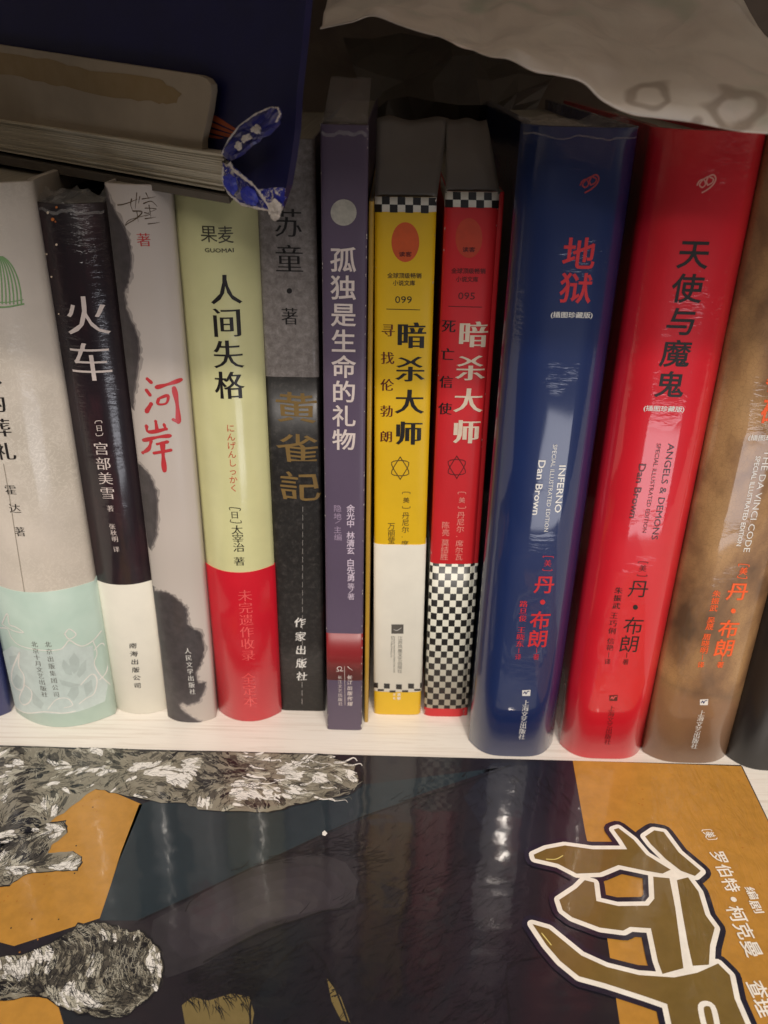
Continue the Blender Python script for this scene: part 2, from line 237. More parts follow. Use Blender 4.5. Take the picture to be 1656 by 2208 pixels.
  ('P','check_strip','ink',[(-10.64,16.76),(-8.2,17.25),(-8.19,14.64),(-10.64,14.19)],0.0),
  ('P','check_strip','ink',[(-5.76,17.15),(-3.34,17.13),(-3.31,14.51),(-5.75,14.58)],0.0),
  ('P','check_strip','ink',[(-0.71,16.85),(1.72,16.82),(1.76,14.2),(-0.68,14.29)],0.0),
  ('P','check_strip','ink',[(4.33,17.32),(6.76,17.23),(6.82,14.62),(4.38,14.75)],0.0),
  ('P','check_strip','ink',[(9.2,17.35),(9.99,17.01),(10.06,14.4),(9.26,14.77)],0.0),
  ('P','check_strip','ink',[(-8.28,14.0),(-5.75,14.24),(-5.74,13.21),(-8.28,12.97)],0.0),
  ('P','check_strip','ink',[(-3.4,13.56),(-0.87,13.6),(-0.85,12.56),(-3.39,12.52)],0.0),
  ('P','check_strip','ink',[(1.86,13.76),(4.4,13.8),(4.42,12.77),(1.88,12.73)],0.0),
  ('P','check_strip','ink',[(6.92,14.52),(9.47,14.08),(9.5,13.03),(6.94,13.49)],0.0),
 ],
 'red': [
  ('P','check_strip','ink',[(-6.25,212.89),(-3.81,212.9),(-3.69,210.53),(-6.14,210.52)],0.0),
  ('P','check_strip','ink',[(-1.36,212.89),(1.09,212.88),(1.24,210.51),(-1.23,210.52)],0.0),
  ('P','check_strip','ink',[(3.55,212.87),(6.01,212.84),(6.18,210.46),(3.7,210.5)],0.0),
  ('P','check_strip','ink',[(-8.55,210.39),(-6.14,210.52),(-6.03,208.12),(-8.45,207.99)],0.0),
  ('P','check_strip','ink',[(-3.69,210.53),(-1.23,210.52),(-1.1,208.12),(-3.57,208.13)],0.0),
  ('P','check_strip','ink',[(1.24,210.51),(3.7,210.5),(3.85,208.1),(1.38,208.11)],0.0),
  ('P','check_strip','ink',[(6.18,210.46),(8.76,210.31),(8.93,207.9),(6.34,208.06)],0.0),
  ('P','oval_emblem','oval2',[(3.9,198.84),(3.89,197.61),(3.71,196.43),(3.38,195.33),(2.89,194.36),(2.28,193.56),(1.55,192.96),(0.75,192.59),(-0.1,192.45),(-0.96,192.56),(-1.81,192.91),(-2.6,193.49),(-3.3,194.27),(-3.89,195.22),(-4.35,196.31),(-4.66,197.49),(-4.8,198.71),(-4.78,199.93),(-4.59,201.1),(-4.24,202.18),(-3.75,203.13),(-3.14,203.91),(-2.43,204.49),(-1.64,204.85),(-0.81,204.99),(0.04,204.88),(0.87,204.55),(1.65,203.99),(2.35,203.23),(2.94,202.31),(3.41,201.24),(3.73,200.08)],0.0),
  ('H','emblem_lettering','bold','darkred','读客',-0.25,195.12,4.22,1.62),
  ('H','series_lettering','bold','darkred','全球顶级畅销',-0.02,188.26,11.29,1.81),
  ('H','series_lettering','bold','darkred','小说文库',-0.33,185.53,7.35,1.82),
  ('H','series_number','sans','darkred','095',-0.19,180.01,5.56,2.32),
  ('S','series_rule','darkred',0.2,[(-6.06,176.46),(5.14,176.33)],0),
  ('T','title_lettering','song3','creamw','暗杀大师',2.72,166.94,2.28,131.25,10.09,9.84),
  ('T','subtitle_lettering','song2','ink','死亡信使',-5.6,169.68,-5.58,139.94,4.77,4.83),
  ('T','author_lettering','sans','pinkc','美',2.19,103.85,2.19,103.85,2.59,2.52),
  ('S','author_lettering','pinkc',0.21,[(0.68,106.34),(0.82,107.11),(3.23,107.15),(3.44,106.38)],0),
  ('S','author_lettering','pinkc',0.21,[(0.93,101.31),(1.15,100.53),(3.58,100.57),(3.71,101.35)],0),
  ('T','author_lettering','sans','pinkc','丹尼尔·席尔瓦',2.16,97.6,2.21,79.2,3.18,3.03),
  ('T','translator_lettering','sans','pinkc','陈亮',-3.4,93.14,-3.26,89.93,3.16,3.2),
  ('T','translator_lettering','sans','pinkc','莫结胜',-3.25,85.48,-3.34,79.31,3.2,3.29),
  ('S','star_emblem','darkred',0.32,[(-0.59,121.79),(2.92,115.1),(-3.44,114.99),(-0.59,121.79)],0),
  ('S','star_emblem','darkred',0.32,[(-0.15,112.77),(-3.64,119.5),(2.68,119.61),(-0.15,112.77)],0),
 ],
 'blue': [
  ('S','publisher_emblem','dullred',0.4,[(0.26,218.63),(0.79,219.79),(1.95,220.19),(2.64,218.94),(1.82,218.03),(0.91,218.77),(1.81,220.19),(3.06,220.98)],0),
  ('S','publisher_emblem','dullred',0.46,[(3.35,218.7),(2.82,219.7),(3.32,220.98),(4.6,221.51),(5.41,220.51),(4.94,218.98),(3.5,217.55),(1.99,216.63)],0),
  ('S','publisher_emblem','dullred',0.41,[(3.35,218.7),(4.48,219.36),(4.75,220.38),(3.74,220.86)],0),
  ('T','title_lettering','bold','titlered','地狱',2.38,199.17,2.64,188.91,10.17,9.97),
  ('H','edition_lettering','bold','pale','(插图珍藏版)',2.37,180.44,13.05,2.18),
  ('R','english_lettering','bold','pale','INFERNO',5.31,129.5,5.6,111.53,2.24),
  ('R','english_lettering','sans','pale','SPECIAL ILLUSTRATED EDITION',1.97,137.07,2.36,103.99,1.42),
  ('R','english_lettering','bold','pale','Dan Brown',-1.75,131.23,-1.86,110.48,2.36),
  ('S','author_lettering','titlered',0.22,[(2.65,93.47),(2.59,94.04),(5.92,93.87),(5.98,93.3)],0),
  ('S','author_lettering','titlered',0.22,[(2.96,88.86),(3.02,88.28),(6.05,88.1),(5.99,88.68)],0),
  ('T','author_lettering','song','titlered','美',4.38,91.2,4.38,91.2,2.83,3.07),
  ('T','author_lettering','bold','titlered','丹',4.15,82.24,4.15,82.24,7.61,7.89),
  ('P','author_lettering','titlered',[(5.21,74.66),(5.1,74.01),(4.67,73.6),(4.09,73.6),(3.58,73.99),(3.33,74.64),(3.44,75.3),(3.87,75.71),(4.44,75.71),(4.96,75.31)],0.0),
  ('T','author_lettering','bold','titlered','布朗',4.23,66.7,4.22,58.35,7.83,8.34),
  ('S','author_lettering','titlered',0.23,[(4.13,54.11),(4.37,51.75)],0),
  ('T','author_lettering','sans','titlered','著',4.36,50.03,4.36,50.03,2.47,2.81),
  ('T','translator_lettering','song2','titlered','路旦俊',-2.59,73.67,-2.34,67.36,3.05,3.05),
  ('T','translator_lettering','song2','titlered','王晓东',-2.37,62.17,-2.31,55.85,3.1,3.15),
  ('S','translator_lettering','titlered',0.23,[(-2.48,53.93),(-2.44,51.57)],0),
  ('T','translator_lettering','sans','titlered','译',-2.46,49.85,-2.46,49.85,2.45,2.8),
  ('P','publisher_emblem','pale',[(0.58,34.04),(3.78,34.35),(3.89,31.41),(0.84,31.33)],0.0),
  ('S','publisher_emblem','navyink',0.39,[(1.27,32.48),(1.72,33.4),(2.18,32.28),(2.61,33.42),(3.31,33.66)],0),
  ('T','publisher_lettering','song','pale','上海文艺出版社',2.6,27.96,2.56,10.83,2.74,3.04),
 ],
 'angel': [
  ('S','publisher_emblem','pinkc',0.4,[(-3.45,219.46),(-3.0,220.62),(-1.87,221.03),(-1.1,219.78),(-1.87,218.87),(-2.81,219.61),(-2.0,221.02),(-0.81,221.81)],0),
  ('S','publisher_emblem','pinkc',0.45,[(-0.38,219.54),(-0.97,220.54),(-0.55,221.82),(0.69,222.35),(1.55,221.36),(1.18,219.83),(-0.16,218.4),(-1.6,217.47)],0),
  ('S','publisher_emblem','pinkc',0.4,[(-0.38,219.54),(0.7,220.2),(0.91,221.22),(-0.12,221.7)],0),
  ('T','title_lettering','bold','ink','天使与魔鬼',-0.8,199.92,-0.85,158.9,9.72,9.29),
  ('H','edition_lettering','bold','pale','(插图珍藏版)',-1.37,150.48,13.15,2.24),
  ('R','english_lettering','sans','ink','ANGELS & DEMONS',3.12,138.49,3.39,101.96,2.22),
  ('R','english_lettering','sans','darkred','SPECIAL ILLUSTRATED EDITION',-1.03,138.37,-0.62,104.64,1.42),
  ('R','english_lettering','bold','darkred','Dan Brown',-5.21,130.79,-5.49,110.14,2.32),
  ('S','author_lettering','ink',0.21,[(-0.63,92.2),(-0.72,92.77),(2.43,92.67),(2.52,92.1)],0),
  ('S','author_lettering','ink',0.22,[(-0.25,87.57),(-0.16,86.99),(3.03,86.88),(2.93,87.47)],0),
  ('T','author_lettering','song','ink','美',1.18,90.13,1.18,90.13,2.8,3.08),
  ('T','author_lettering','sans','ink','丹',1.03,81.52,1.03,81.52,7.7,7.89),
  ('P','author_lettering','ink',[(2.01,73.54),(1.94,72.88),(1.53,72.46),(0.96,72.44),(0.43,72.83),(0.15,73.48),(0.23,74.14),(0.63,74.55),(1.21,74.57),(1.73,74.19)],0.0),
  ('T','author_lettering','sans','ink','布朗',1.65,65.33,1.34,57.13,7.76,8.35),
  ('S','author_lettering','ink',0.23,[(1.08,53.07),(1.26,50.71)],0),
  ('T','author_lettering','sans','ink','著',1.2,48.76,1.2,48.76,2.45,2.81),
  ('T','translator_lettering','song2','ink','朱振武',-6.0,80.43,-5.89,73.82,2.95,2.97),
  ('T','translator_lettering','song','ink','王巧俐',-6.13,69.53,-5.85,62.72,2.99,3.07),
  ('T','translator_lettering','song','ink','信艳',-5.72,58.11,-5.65,55.14,2.87,2.94),
  ('S','translator_lettering','ink',0.22,[(-5.7,53.0),(-5.55,50.64)],0),
  ('T','translator_lettering','sans','ink','译',-5.62,48.68,-5.62,48.68,2.39,2.79),
  ('P','publisher_emblem','darkred',[(-2.7,32.65),(0.49,32.98),(0.73,30.03),(-2.31,29.93)],0.0),
  ('S','publisher_emblem','lightred',0.39,[(-1.94,31.08),(-1.53,32.01),(-1.01,30.89),(-0.63,32.04),(0.05,32.29)],0),
  ('T','publisher_lettering','song','darkred','上海文艺出版社',-0.9,26.3,-0.17,9.33,2.73,3.05),
 ],
 'code': [
  ('T','title_lettering','bold','orange','达芬奇密码',-2.13,193.83,0.94,150.94,9.49,9.48),
  ('H','edition_lettering','bold','pale','(插图珍藏版)',0.89,141.68,13.49,2.3),
  ('R','english_lettering','sans','pale','THE DA VINCI CODE',1.5,137.54,2.48,98.52,2.21),
  ('R','english_lettering','bold','pale','SPECIAL ILLUSTRATED EDITION',-1.24,135.28,-0.78,100.87,1.57),
  ('S','author_lettering','orange',0.3,[(1.05,92.79),(1.06,93.55),(4.43,93.23),(4.6,92.47)],0),
  ('S','author_lettering','orange',0.3,[(1.55,88.75),(1.71,87.98),(4.79,87.64),(4.63,88.41)],0),
  ('T','author_lettering','bold','orange','美',3.13,90.72,3.13,90.72,2.98,3.26),
  ('T','author_lettering','bold','orange','丹',2.92,82.13,2.92,82.13,7.94,7.88),
  ('P','author_lettering','orange',[(3.89,73.75),(3.85,73.09),(3.46,72.68),(2.88,72.67),(2.34,73.06),(2.03,73.71),(2.07,74.37),(2.45,74.78),(3.03,74.79),(3.58,74.4)],0.0),
  ('T','author_lettering','bold','orange','布朗',2.87,65.75,3.04,57.16,7.83,8.35),
  ('S','author_lettering','orange',0.26,[(2.89,53.53),(3.14,51.39)],0),
  ('T','author_lettering','bold','orange','著',3.0,49.44,3.0,49.44,2.63,3.02),
  ('T','translator_lettering','bold','orange','朱振武',-4.51,80.89,-4.32,74.7,2.95,2.97),
  ('T','translator_lettering','bold','orange','吴晟',-4.32,69.42,-4.28,66.54,2.99,3.05),
  ('T','translator_lettering','bold','orange','周晓明',-4.44,61.96,-4.32,55.84,3.03,3.13),
  ('S','translator_lettering','orange',0.26,[(-4.44,53.7),(-4.21,51.57)],0),
  ('T','translator_lettering','bold','orange','译',-4.29,49.19,-4.29,49.19,2.56,3.0),
  ('P','publisher_emblem','pale',[(-1.59,32.68),(1.57,33.0),(1.95,30.06),(-1.08,29.96)],0.0),
  ('S','publisher_emblem','navyink',0.39,[(-0.76,31.11),(-0.39,32.04),(0.17,30.92),(0.5,32.06),(1.17,32.31)],0),
  ('T','publisher_lettering','song','pale','上海文艺出版社',0.36,26.11,0.53,9.35,2.72,3.05),
 ],
 'dark': [
 ],
}
COVER = [
 ('P','printed_panel','c_orange',[(75.52,260.8),(140.46,260.17),(141.78,180.71),(139.13,145.93),(69.31,144.13),(73.34,193.87),(73.62,225.18)]),
 ('P','printed_panel','c_orange',[(-151.31,247.56),(-108.69,244.34),(-83.91,232.67),(-85.43,207.02),(-85.28,185.67),(-108.08,175.32),(-125.3,179.56)]),
 ('P','printed_panel','c_orange',[(-113.71,158.92),(-90.13,159.57),(-85.3,151.81),(-80.25,141.5),(-108.48,140.77)]),
 ('P','printed_panel','c_teal',[(-85.06,232.63),(-66.81,241.17),(-2.18,245.8),(47.2,256.02),(14.96,240.61),(-17.67,221.1),(-46.85,202.63),(-72.87,185.21),(-85.04,184.84),(-85.72,210.86)]),
 ('P','printed_panel','c_blueblack',[(43.88,258.38),(75.16,260.79),(73.62,225.18),(53.76,213.44),(38.88,222.98),(31.94,240.07)]),
 ('P','printed_shape','c_limb',[(-68.57,185.34),(-56.05,195.13),(-44.1,204.57),(-29.43,210.75),(-18.67,213.04),(-9.83,209.45),(-5.35,202.1),(-6.12,194.91),(-11.12,191.29),(-23.91,186.68),(-34.92,182.24),(-49.9,170.87),(-59.83,166.14),(-67.06,173.41)]),
 ('S','ink_line','c_black',0.58,[(-72.87,185.21),(-56.22,196.01),(-32.66,211.61),(-11.46,225.46),(2.8,233.47),(32.41,247.03),(50.9,257.39)]),
 ('S','ink_line','c_black',0.72,[(-50.04,171.62),(-34.87,181.92),(-23.91,186.68),(-15.47,190.31),(-6.75,192.29),(-4.66,195.84)]),
 ('S','ink_line','c_black',0.43,[(-59.22,188.98),(-58.47,192.43),(-56.05,195.13)]),
 ('S','ink_line','c_black',0.58,[(39.2,154.89),(39.71,168.94),(41.24,172.72),(45.7,175.13),(52.91,176.57)]),
 ('S','ink_line','c_black',0.58,[(-33.51,152.94),(-34.03,161.12),(-27.93,171.5),(-20.36,179.46)]),
 ('S','ink_line','c_black',0.51,[(-20.36,179.46),(-14.15,171.89),(-9.42,161.81),(-6.39,154.34)]),
 ('F','hatch',[(-57.14,166.21),(-51.27,170.83),(-34.37,178.26),(-32.04,161.18),(-52.95,159.2)],260,0.5),
 ('F','hatch',[(-35.14,183.87),(3.48,202.38),(30.08,212.68),(47.84,203.78),(39.23,155.16),(-25.8,153.41)],420,0.7),
 ('F','hatch',[(-50.2,204.38),(-8.11,223.48),(3.39,209.88),(-4.13,202.14),(-10.76,212.32)],140,0.35),
 ('P','printed_shape','c_yellow',[(-53.76,158.07),(-51.26,160.65),(-46.42,159.66),(-40.19,162.08),(-34.96,161.1),(-32.95,156.31),(-33.12,150.32),(-31.4,142.76),(-44.43,142.43),(-51.39,151.8)]),
 ('P','printed_shape','c_yellow',[(-13.15,167.45),(-8.76,161.82),(-5.74,154.35),(-8.38,154.95),(-11.33,160.35)]),
 ('F','hatch',[(3.02,243.64),(43.76,257.13),(39.54,212.98),(13.29,162.43),(3.93,162.17)],150,0.9),
 ('F','hatch',[(34.85,256.8),(71.49,258.14),(69.23,234.66),(39.65,231.46)],70,-1.2),
 ('F','hatch',[(-55.84,163.36),(-35.32,165.37),(-33.64,158.35),(-52.51,157.15)],60,-1.1),
 ('B','inked_figure',[(-153.19,260.45),(-146.22,260.97),(-110.32,261.03),(-74.36,260.84),(-38.5,261.15),(-16.91,260.68),(-6.84,255.28),(-4.77,245.7),(-8.85,240.46),(-18.82,237.16),(-28.61,233.93),(-34.9,230.64),(-44.78,230.3),(-61.29,230.17),(-68.54,233.2),(-80.38,233.9),(-94.73,237.44),(-103.9,239.85),(-111.58,227.36),(-119.5,217.7),(-126.6,211.47),(-131.2,207.45)],620,0.3,11,0.1),
 ('W','inked_figure',[(-52.09,256.1),(-13.16,257.53),(-12.21,239.66),(-48.99,236.11)],60),
 ('B','inked_figure',[(-116.17,171.23),(-105.54,172.3),(-97.27,176.41),(-91.1,183.51),(-82.89,184.91),(-77.92,182.59),(-70.41,181.19),(-64.34,176.59),(-60.95,169.8),(-60.51,163.23),(-63.46,158.92),(-68.74,153.99),(-77.76,153.75),(-86.15,155.55),(-94.07,159.47),(-101.67,158.56),(-110.24,156.94)],420,0.33,12,1.2),
 ('B','inked_figure',[(-133.59,213.22),(-124.23,217.54),(-116.36,222.33),(-108.92,224.26),(-106.11,219.16),(-109.46,214.01),(-109.67,210.08),(-101.5,211.32),(-97.2,207.59),(-98.01,202.86),(-106.18,202.23),(-113.51,201.44),(-117.64,196.41),(-126.28,195.6)],170,0.4,13,0.3),
 ('P','paint_speck','c_white',[(-18.55,222.1),(-17.8,222.95),(-16.75,221.74),(-17.46,220.49),(-18.46,220.86)]),
 ('O','title_outline','c_navy',6.8,[(53.97,214.43),(58.71,217.05),(65.37,218.77),(74.7,217.38),(86.58,217.76),(85.58,221.46),(83.82,226.36),(85.63,227.15),(89.76,222.11),(92.6,215.68),(99.26,209.62),(96.08,207.91),(90.9,208.88),(82.04,210.97),(75.1,207.62),(67.25,206.99),(61.68,210.8),(54.14,212.77)]),
 ('O','title_outline','c_navy',6.8,[(94.17,223.59),(98.17,226.52),(101.28,225.9),(104.08,217.04),(109.33,209.46),(106.74,207.31),(102.66,209.25),(98.86,213.93),(95.35,220.26)]),
 ('O','title_outline','c_navy',6.8,[(59.74,196.5),(66.19,201.16),(69.47,204.46),(72.38,203.63),(71.7,196.43),(78.42,194.72),(88.22,195.19),(90.78,197.9),(92.64,206.58),(97.91,206.1),(96.62,194.58),(93.15,173.44),(86.34,171.37),(86.05,175.52),(86.84,186.84),(80.37,187.15),(77.88,185.75),(70.82,186.61),(62.73,190.13),(60.21,192.61)]),
 ('O','title_outline','c_navy',6.8,[(100.18,205.43),(104.24,206.67),(106.01,201.05),(105.57,192.27),(107.07,187.69),(103.67,181.5),(101.22,174.81),(96.18,174.29),(96.83,181.3),(98.37,192.91)]),
 ('O','title_outline','c_navy',6.8,[(49.87,187.23),(54.73,185.72),(63.2,176.79),(70.16,173.17),(79.31,170.8),(89.51,170.35),(96.9,172.05),(104.16,175.28),(106.42,171.57),(105.33,164.27),(106.31,150.12),(84.37,149.55),(85.17,161.95),(79.06,164.25),(68.38,167.92),(61.24,169.92),(56.53,174.68),(53.15,180.03)]),
 ('O','title_outline2','c_white2',3.3,[(53.97,214.43),(58.71,217.05),(65.37,218.77),(74.7,217.38),(86.58,217.76),(85.58,221.46),(83.82,226.36),(85.63,227.15),(89.76,222.11),(92.6,215.68),(99.26,209.62),(96.08,207.91),(90.9,208.88),(82.04,210.97),(75.1,207.62),(67.25,206.99),(61.68,210.8),(54.14,212.77)]),
 ('O','title_outline2','c_white2',3.3,[(94.17,223.59),(98.17,226.52),(101.28,225.9),(104.08,217.04),(109.33,209.46),(106.74,207.31),(102.66,209.25),(98.86,213.93),(95.35,220.26)]),
 ('O','title_outline2','c_white2',3.3,[(59.74,196.5),(66.19,201.16),(69.47,204.46),(72.38,203.63),(71.7,196.43),(78.42,194.72),(88.22,195.19),(90.78,197.9),(92.64,206.58),(97.91,206.1),(96.62,194.58),(93.15,173.44),(86.34,171.37),(86.05,175.52),(86.84,186.84),(80.37,187.15),(77.88,185.75),(70.82,186.61),(62.73,190.13),(60.21,192.61)]),
 ('O','title_outline2','c_white2',3.3,[(100.18,205.43),(104.24,206.67),(106.01,201.05),(105.57,192.27),(107.07,187.69),(103.67,181.5),(101.22,174.81),(96.18,174.29),(96.83,181.3),(98.37,192.91)]),
 ('O','title_outline2','c_white2',3.3,[(49.87,187.23),(54.73,185.72),(63.2,176.79),(70.16,173.17),(79.31,170.8),(89.51,170.35),(96.9,172.05),(104.16,175.28),(106.42,171.57),(105.33,164.27),(106.31,150.12),(84.37,149.55),(85.17,161.95),(79.06,164.25),(68.38,167.92),(61.24,169.92),(56.53,174.68),(53.15,180.03)]),
 ('S','title_outline','c_white2',3.2,[(98.11,209.11),(100.58,206.84),(98.74,203.54)]),
 ('S','title_outline','c_white2',3.0,[(98.97,206.32),(97.63,196.35),(96.8,186.15),(96.05,178.13),(95.95,173.52)]),
 ('S','title_outline','c_white2',2.6,[(85.59,171.13),(92.76,172.08),(101.1,174.43)]),
 ('S','title_outline','c_white2',2.6,[(96.47,207.92),(102.68,206.62)]),
 ('P','title_fill','c_olive',[(53.97,214.43),(58.71,217.05),(65.37,218.77),(74.7,217.38),(86.58,217.76),(85.58,221.46),(83.82,226.36),(85.63,227.15),(89.76,222.11),(92.6,215.68),(99.26,209.62),(96.08,207.91),(90.9,208.88),(82.04,210.97),(75.1,207.62),(67.25,206.99),(61.68,210.8),(54.14,212.77)]),
 ('P','title_fill','c_olive',[(94.17,223.59),(98.17,226.52),(101.28,225.9),(104.08,217.04),(109.33,209.46),(106.74,207.31),(102.66,209.25),(98.86,213.93),(95.35,220.26)]),
 ('P','title_fill','c_olive',[(59.74,196.5),(66.19,201.16),(69.47,204.46),(72.38,203.63),(71.7,196.43),(78.42,194.72),(88.22,195.19),(90.78,197.9),(92.64,206.58),(97.91,206.1),(96.62,194.58),(93.15,173.44),(86.34,171.37),(86.05,175.52),(86.84,186.84),(80.37,187.15),(77.88,185.75),(70.82,186.61),(62.73,190.13),(60.21,192.61)]),
 ('P','title_fill','c_olive',[(100.18,205.43),(104.24,206.67),(106.01,201.05),(105.57,192.27),(107.07,187.69),(103.67,181.5),(101.22,174.81),(96.18,174.29),(96.83,181.3),(98.37,192.91)]),
 ('P','title_fill','c_olive',[(49.87,187.23),(54.73,185.72),(63.2,176.79),(70.16,173.17),(79.31,170.8),(89.51,170.35),(96.9,172.05),(104.16,175.28),(106.42,171.57),(105.33,164.27),(106.31,150.12),(84.37,149.55),(85.17,161.95),(79.06,164.25),(68.38,167.92),(61.24,169.92),(56.53,174.68),(53.15,180.03)]),
 ('S','title_notch','c_white2',1.6,[(93.85,154.36),(94.73,161.52),(98.09,161.61),(97.46,154.45)]),
 ('S','title_notch','c_white2',0.8,[(96.11,181.28),(95.48,174.27)]),
 ('S','title_notch','c_pyellow',0.35,[(58.05,212.61),(61.2,212.71),(63.82,214.26)]),
 ('S','title_notch','c_pyellow',0.35,[(52.31,184.02),(54.57,180.07)]),
 ('C','credit_lettering','c_white2','〔美〕',(116.68,228.2),(117.76,222.52),4.2),
 ('C','credit_lettering','c_white2','罗伯特',(117.51,215.51),(117.67,204.14),5.6),
 ('C','credit_lettering','c_white2','柯克曼',(115.79,193.01),(116.22,180.68),6),
 ('C','credit_lettering','c_white2','编剧',(123.5,201.14),(123.1,195.82),3.6),
 ('C','credit_lettering','c_white2','查理',(113.18,167.35),(113.13,161.67),6),
 ('P','credit_lettering','c_white2',[(117.69,198.52),(117.3973882691672,199.22682518110537),(116.69079632671072,199.51999968293185),(115.98373835518,199.22795090864844),(115.69000126827245,198.5215926529165),(115.98148690080772,197.81430233933153),(116.68761102188772,197.52000285361228),(117.39513322900842,197.8109251595578)]),
]
OVER = {'dir': [-0.7781501300443315,0.6280783192500676,0.0],'nrm': [-0.6280783192500676,-0.7781501300443315,0.0],'pages': [(121.25,216.03),(-1.97,214.68),(0.3,224.78),(117.69,226.69)],'board': [(125.35,251.36),(113.26,250.53),(59.38,247.35),(18.79,245.06),(8.62,244.43),(5.51,243.71),(3.87,242.36),(3.83,240.83),(5.58,235.36),(9.26,227.49),(9.58,224.57),(121.53,225.78),(134.45,226.11)],'stain': [(125.38,248.74),(113.09,248.39),(84.77,246.76),(61.78,244.41),(27.04,242.72),(19.79,240.79),(16.86,239.08),(20.38,236.45),(27.98,236.46),(41.56,236.71),(73.5,238.38),(89.41,239.99),(115.43,241.4),(127.89,241.76)],'navy': [(131.23,272.79),(37.27,270.46),(-31.22,268.77),(-29.8,262.79),(-28.25,253.46),(-25.87,241.43),(-24.88,232.28),(-23.21,225.09),(-21.11,217.61),(-17.46,210.69),(-9.8,211.37),(-2.18,215.73),(5.46,221.47),(13.75,222.07),(45.42,222.25),(148.73,225.97)],'lobe1': [(-4.2,225.56),(-7.43,229.16),(-12.47,233.25),(-19.07,236.48),(-25.33,238.26),(-27.56,238.15),(-28.19,236.87),(-25.99,234.07),(-23.22,231.41),(-19.75,230.03),(-16.73,228.42),(-12.85,226.0),(-7.92,223.8),(-5.39,223.59)],'lobe2': [(-3.7,222.22),(-3.69,217.88),(-6.14,214.37),(-10.86,212.37),(-16.57,212.01),(-23.1,212.27),(-26.72,211.96),(-28.67,215.55),(-28.07,218.11),(-25.16,216.98),(-21.43,215.38),(-17.48,217.4),(-14.23,219.15),(-9.63,221.15),(-6.88,222.86)],'patch': [[(-5.16,219.35),(-7.78,220.2),(-10.2,219.21),(-10.55,216.41),(-8.86,214.75),(-6.58,215.51),(-5.16,217.11)],[(-12.29,216.59),(-14.82,217.46),(-17.95,216.68),(-19.12,214.61),(-17.69,212.74),(-14.49,212.87),(-12.32,214.5)]],'chips': [[(-17.72,232.46),(-19.59,233.49),(-20.99,232.9),(-20.38,231.72),(-18.95,231.86)],[(-14.23,229.69),(-16.16,230.98),(-17.22,230.36),(-15.29,229.06)],[(-11.24,227.36),(-12.66,228.64),(-13.75,228.25),(-12.15,226.95)],[(-23.31,213.86),(-26.11,215.37),(-27.83,213.76),(-26.78,210.61),(-24.74,209.75),(-23.17,211.15)]],'orange': [[(9.05,234.1),(7.03,233.97),(-1.28,231.03),(-0.25,230.48),(9.59,232.83)],[(10.06,232.31),(-0.22,230.11),(-0.96,229.42),(10.6,231.02)],[(11.07,230.49),(-0.15,229.24),(0.91,228.42),(12.02,229.42)],[(12.07,228.91),(3.93,228.21),(6.0,227.82),(12.59,227.99)]],'edge1': [(-5.01,225.16),(-7.86,228.97),(-12.9,233.06),(-19.49,236.29),(-25.22,238.15),(-27.8,238.07),(-28.59,236.68),(-26.76,234.36)],'edge2': [(-8.25,223.06),(-10.02,221.28),(-14.07,219.59),(-18.25,217.94),(-20.89,215.79),(-22.97,213.84),(-24.34,212.17)],'edge3': [(-5.43,221.84),(-5.06,217.87),(-7.52,214.63),(-12.2,212.51),(-18.81,212.14),(-24.7,212.09),(-27.96,212.23)],'bag': [[(-22.07,290.6,257.3),(-12.35,281.93,259.05),(-5.73,273.27,259.52),(5.43,264.6,257.19),(14.79,255.93,254.86),(22.05,247.27,251.7),(27.4,238.6,250.07),(32.57,236.0,248.25),(38.38,236.0,247.7),(44.83,236.0,246.45),(50.26,236.0,242.46),(57.22,236.0,239.35),(63.12,236.0,238.36),(73.42,236.0,237.57),(84.91,236.0,236.7),(96.43,236.0,235.83)],[(-22.55,316.6,262.87),(-12.12,307.93,264.01),(-3.63,299.27,264.1),(5.74,290.6,263.16),(14.57,281.93,262.47),(22.97,273.27,260.18),(29.53,264.6,259.55),(36.57,262.0,258.07),(43.88,262.0,257.18),(51.29,262.0,255.76),(58.74,262.0,254.33),(66.15,262.0,253.43),(73.49,262.0,253.06),(82.05,262.0,252.72),(92.06,262.0,251.33),(106.02,262.0,248.93)],[(-22.61,364.6,275.97),(-12.51,355.93,275.62),(-4.43,347.27,275.22),(3.26,338.6,274.81),(12.03,329.93,274.42),(20.33,321.27,274.03),(28.16,312.6,273.62),(36.23,310.0,273.63),(44.53,310.0,273.81),(52.82,310.0,274.0),(61.11,310.0,274.18),(72.15,310.0,274.43),(83.18,310.0,274.68),(92.83,310.0,274.89),(97.43,310.0,272.62),(118.22,310.0,254.62)]],'rings': [(0.0628,0.2436,0.0042,0.0011),(0.0824,0.2412,0.0062,0.0013),(0.0736,0.2386,0.003,0.0009)],'crumple': [[(0.4,470.0,207.13),(11.25,450.0,211.34),(23.59,440.0,216.5),(35.4,430.0,219.14),(42.23,420.0,225.67),(61.51,430.0,227.74)],[(-11.11,460.0,226.22),(1.77,450.0,234.85),(19.34,410.0,231.5),(34.08,400.0,232.36),(44.53,420.0,234.31),(68.0,440.0,238.68)],[(-20.89,480.0,243.34),(-0.53,460.0,240.29),(17.59,430.0,243.29),(30.53,420.0,249.94),(43.53,450.0,245.36),(76.16,470.0,245.79)],[(-26.48,500.0,257.32),(-3.29,490.0,255.74),(18.64,480.0,262.01),(34.04,480.0,262.37),(51.49,500.0,263.17),(83.51,500.0,263.9)]]}

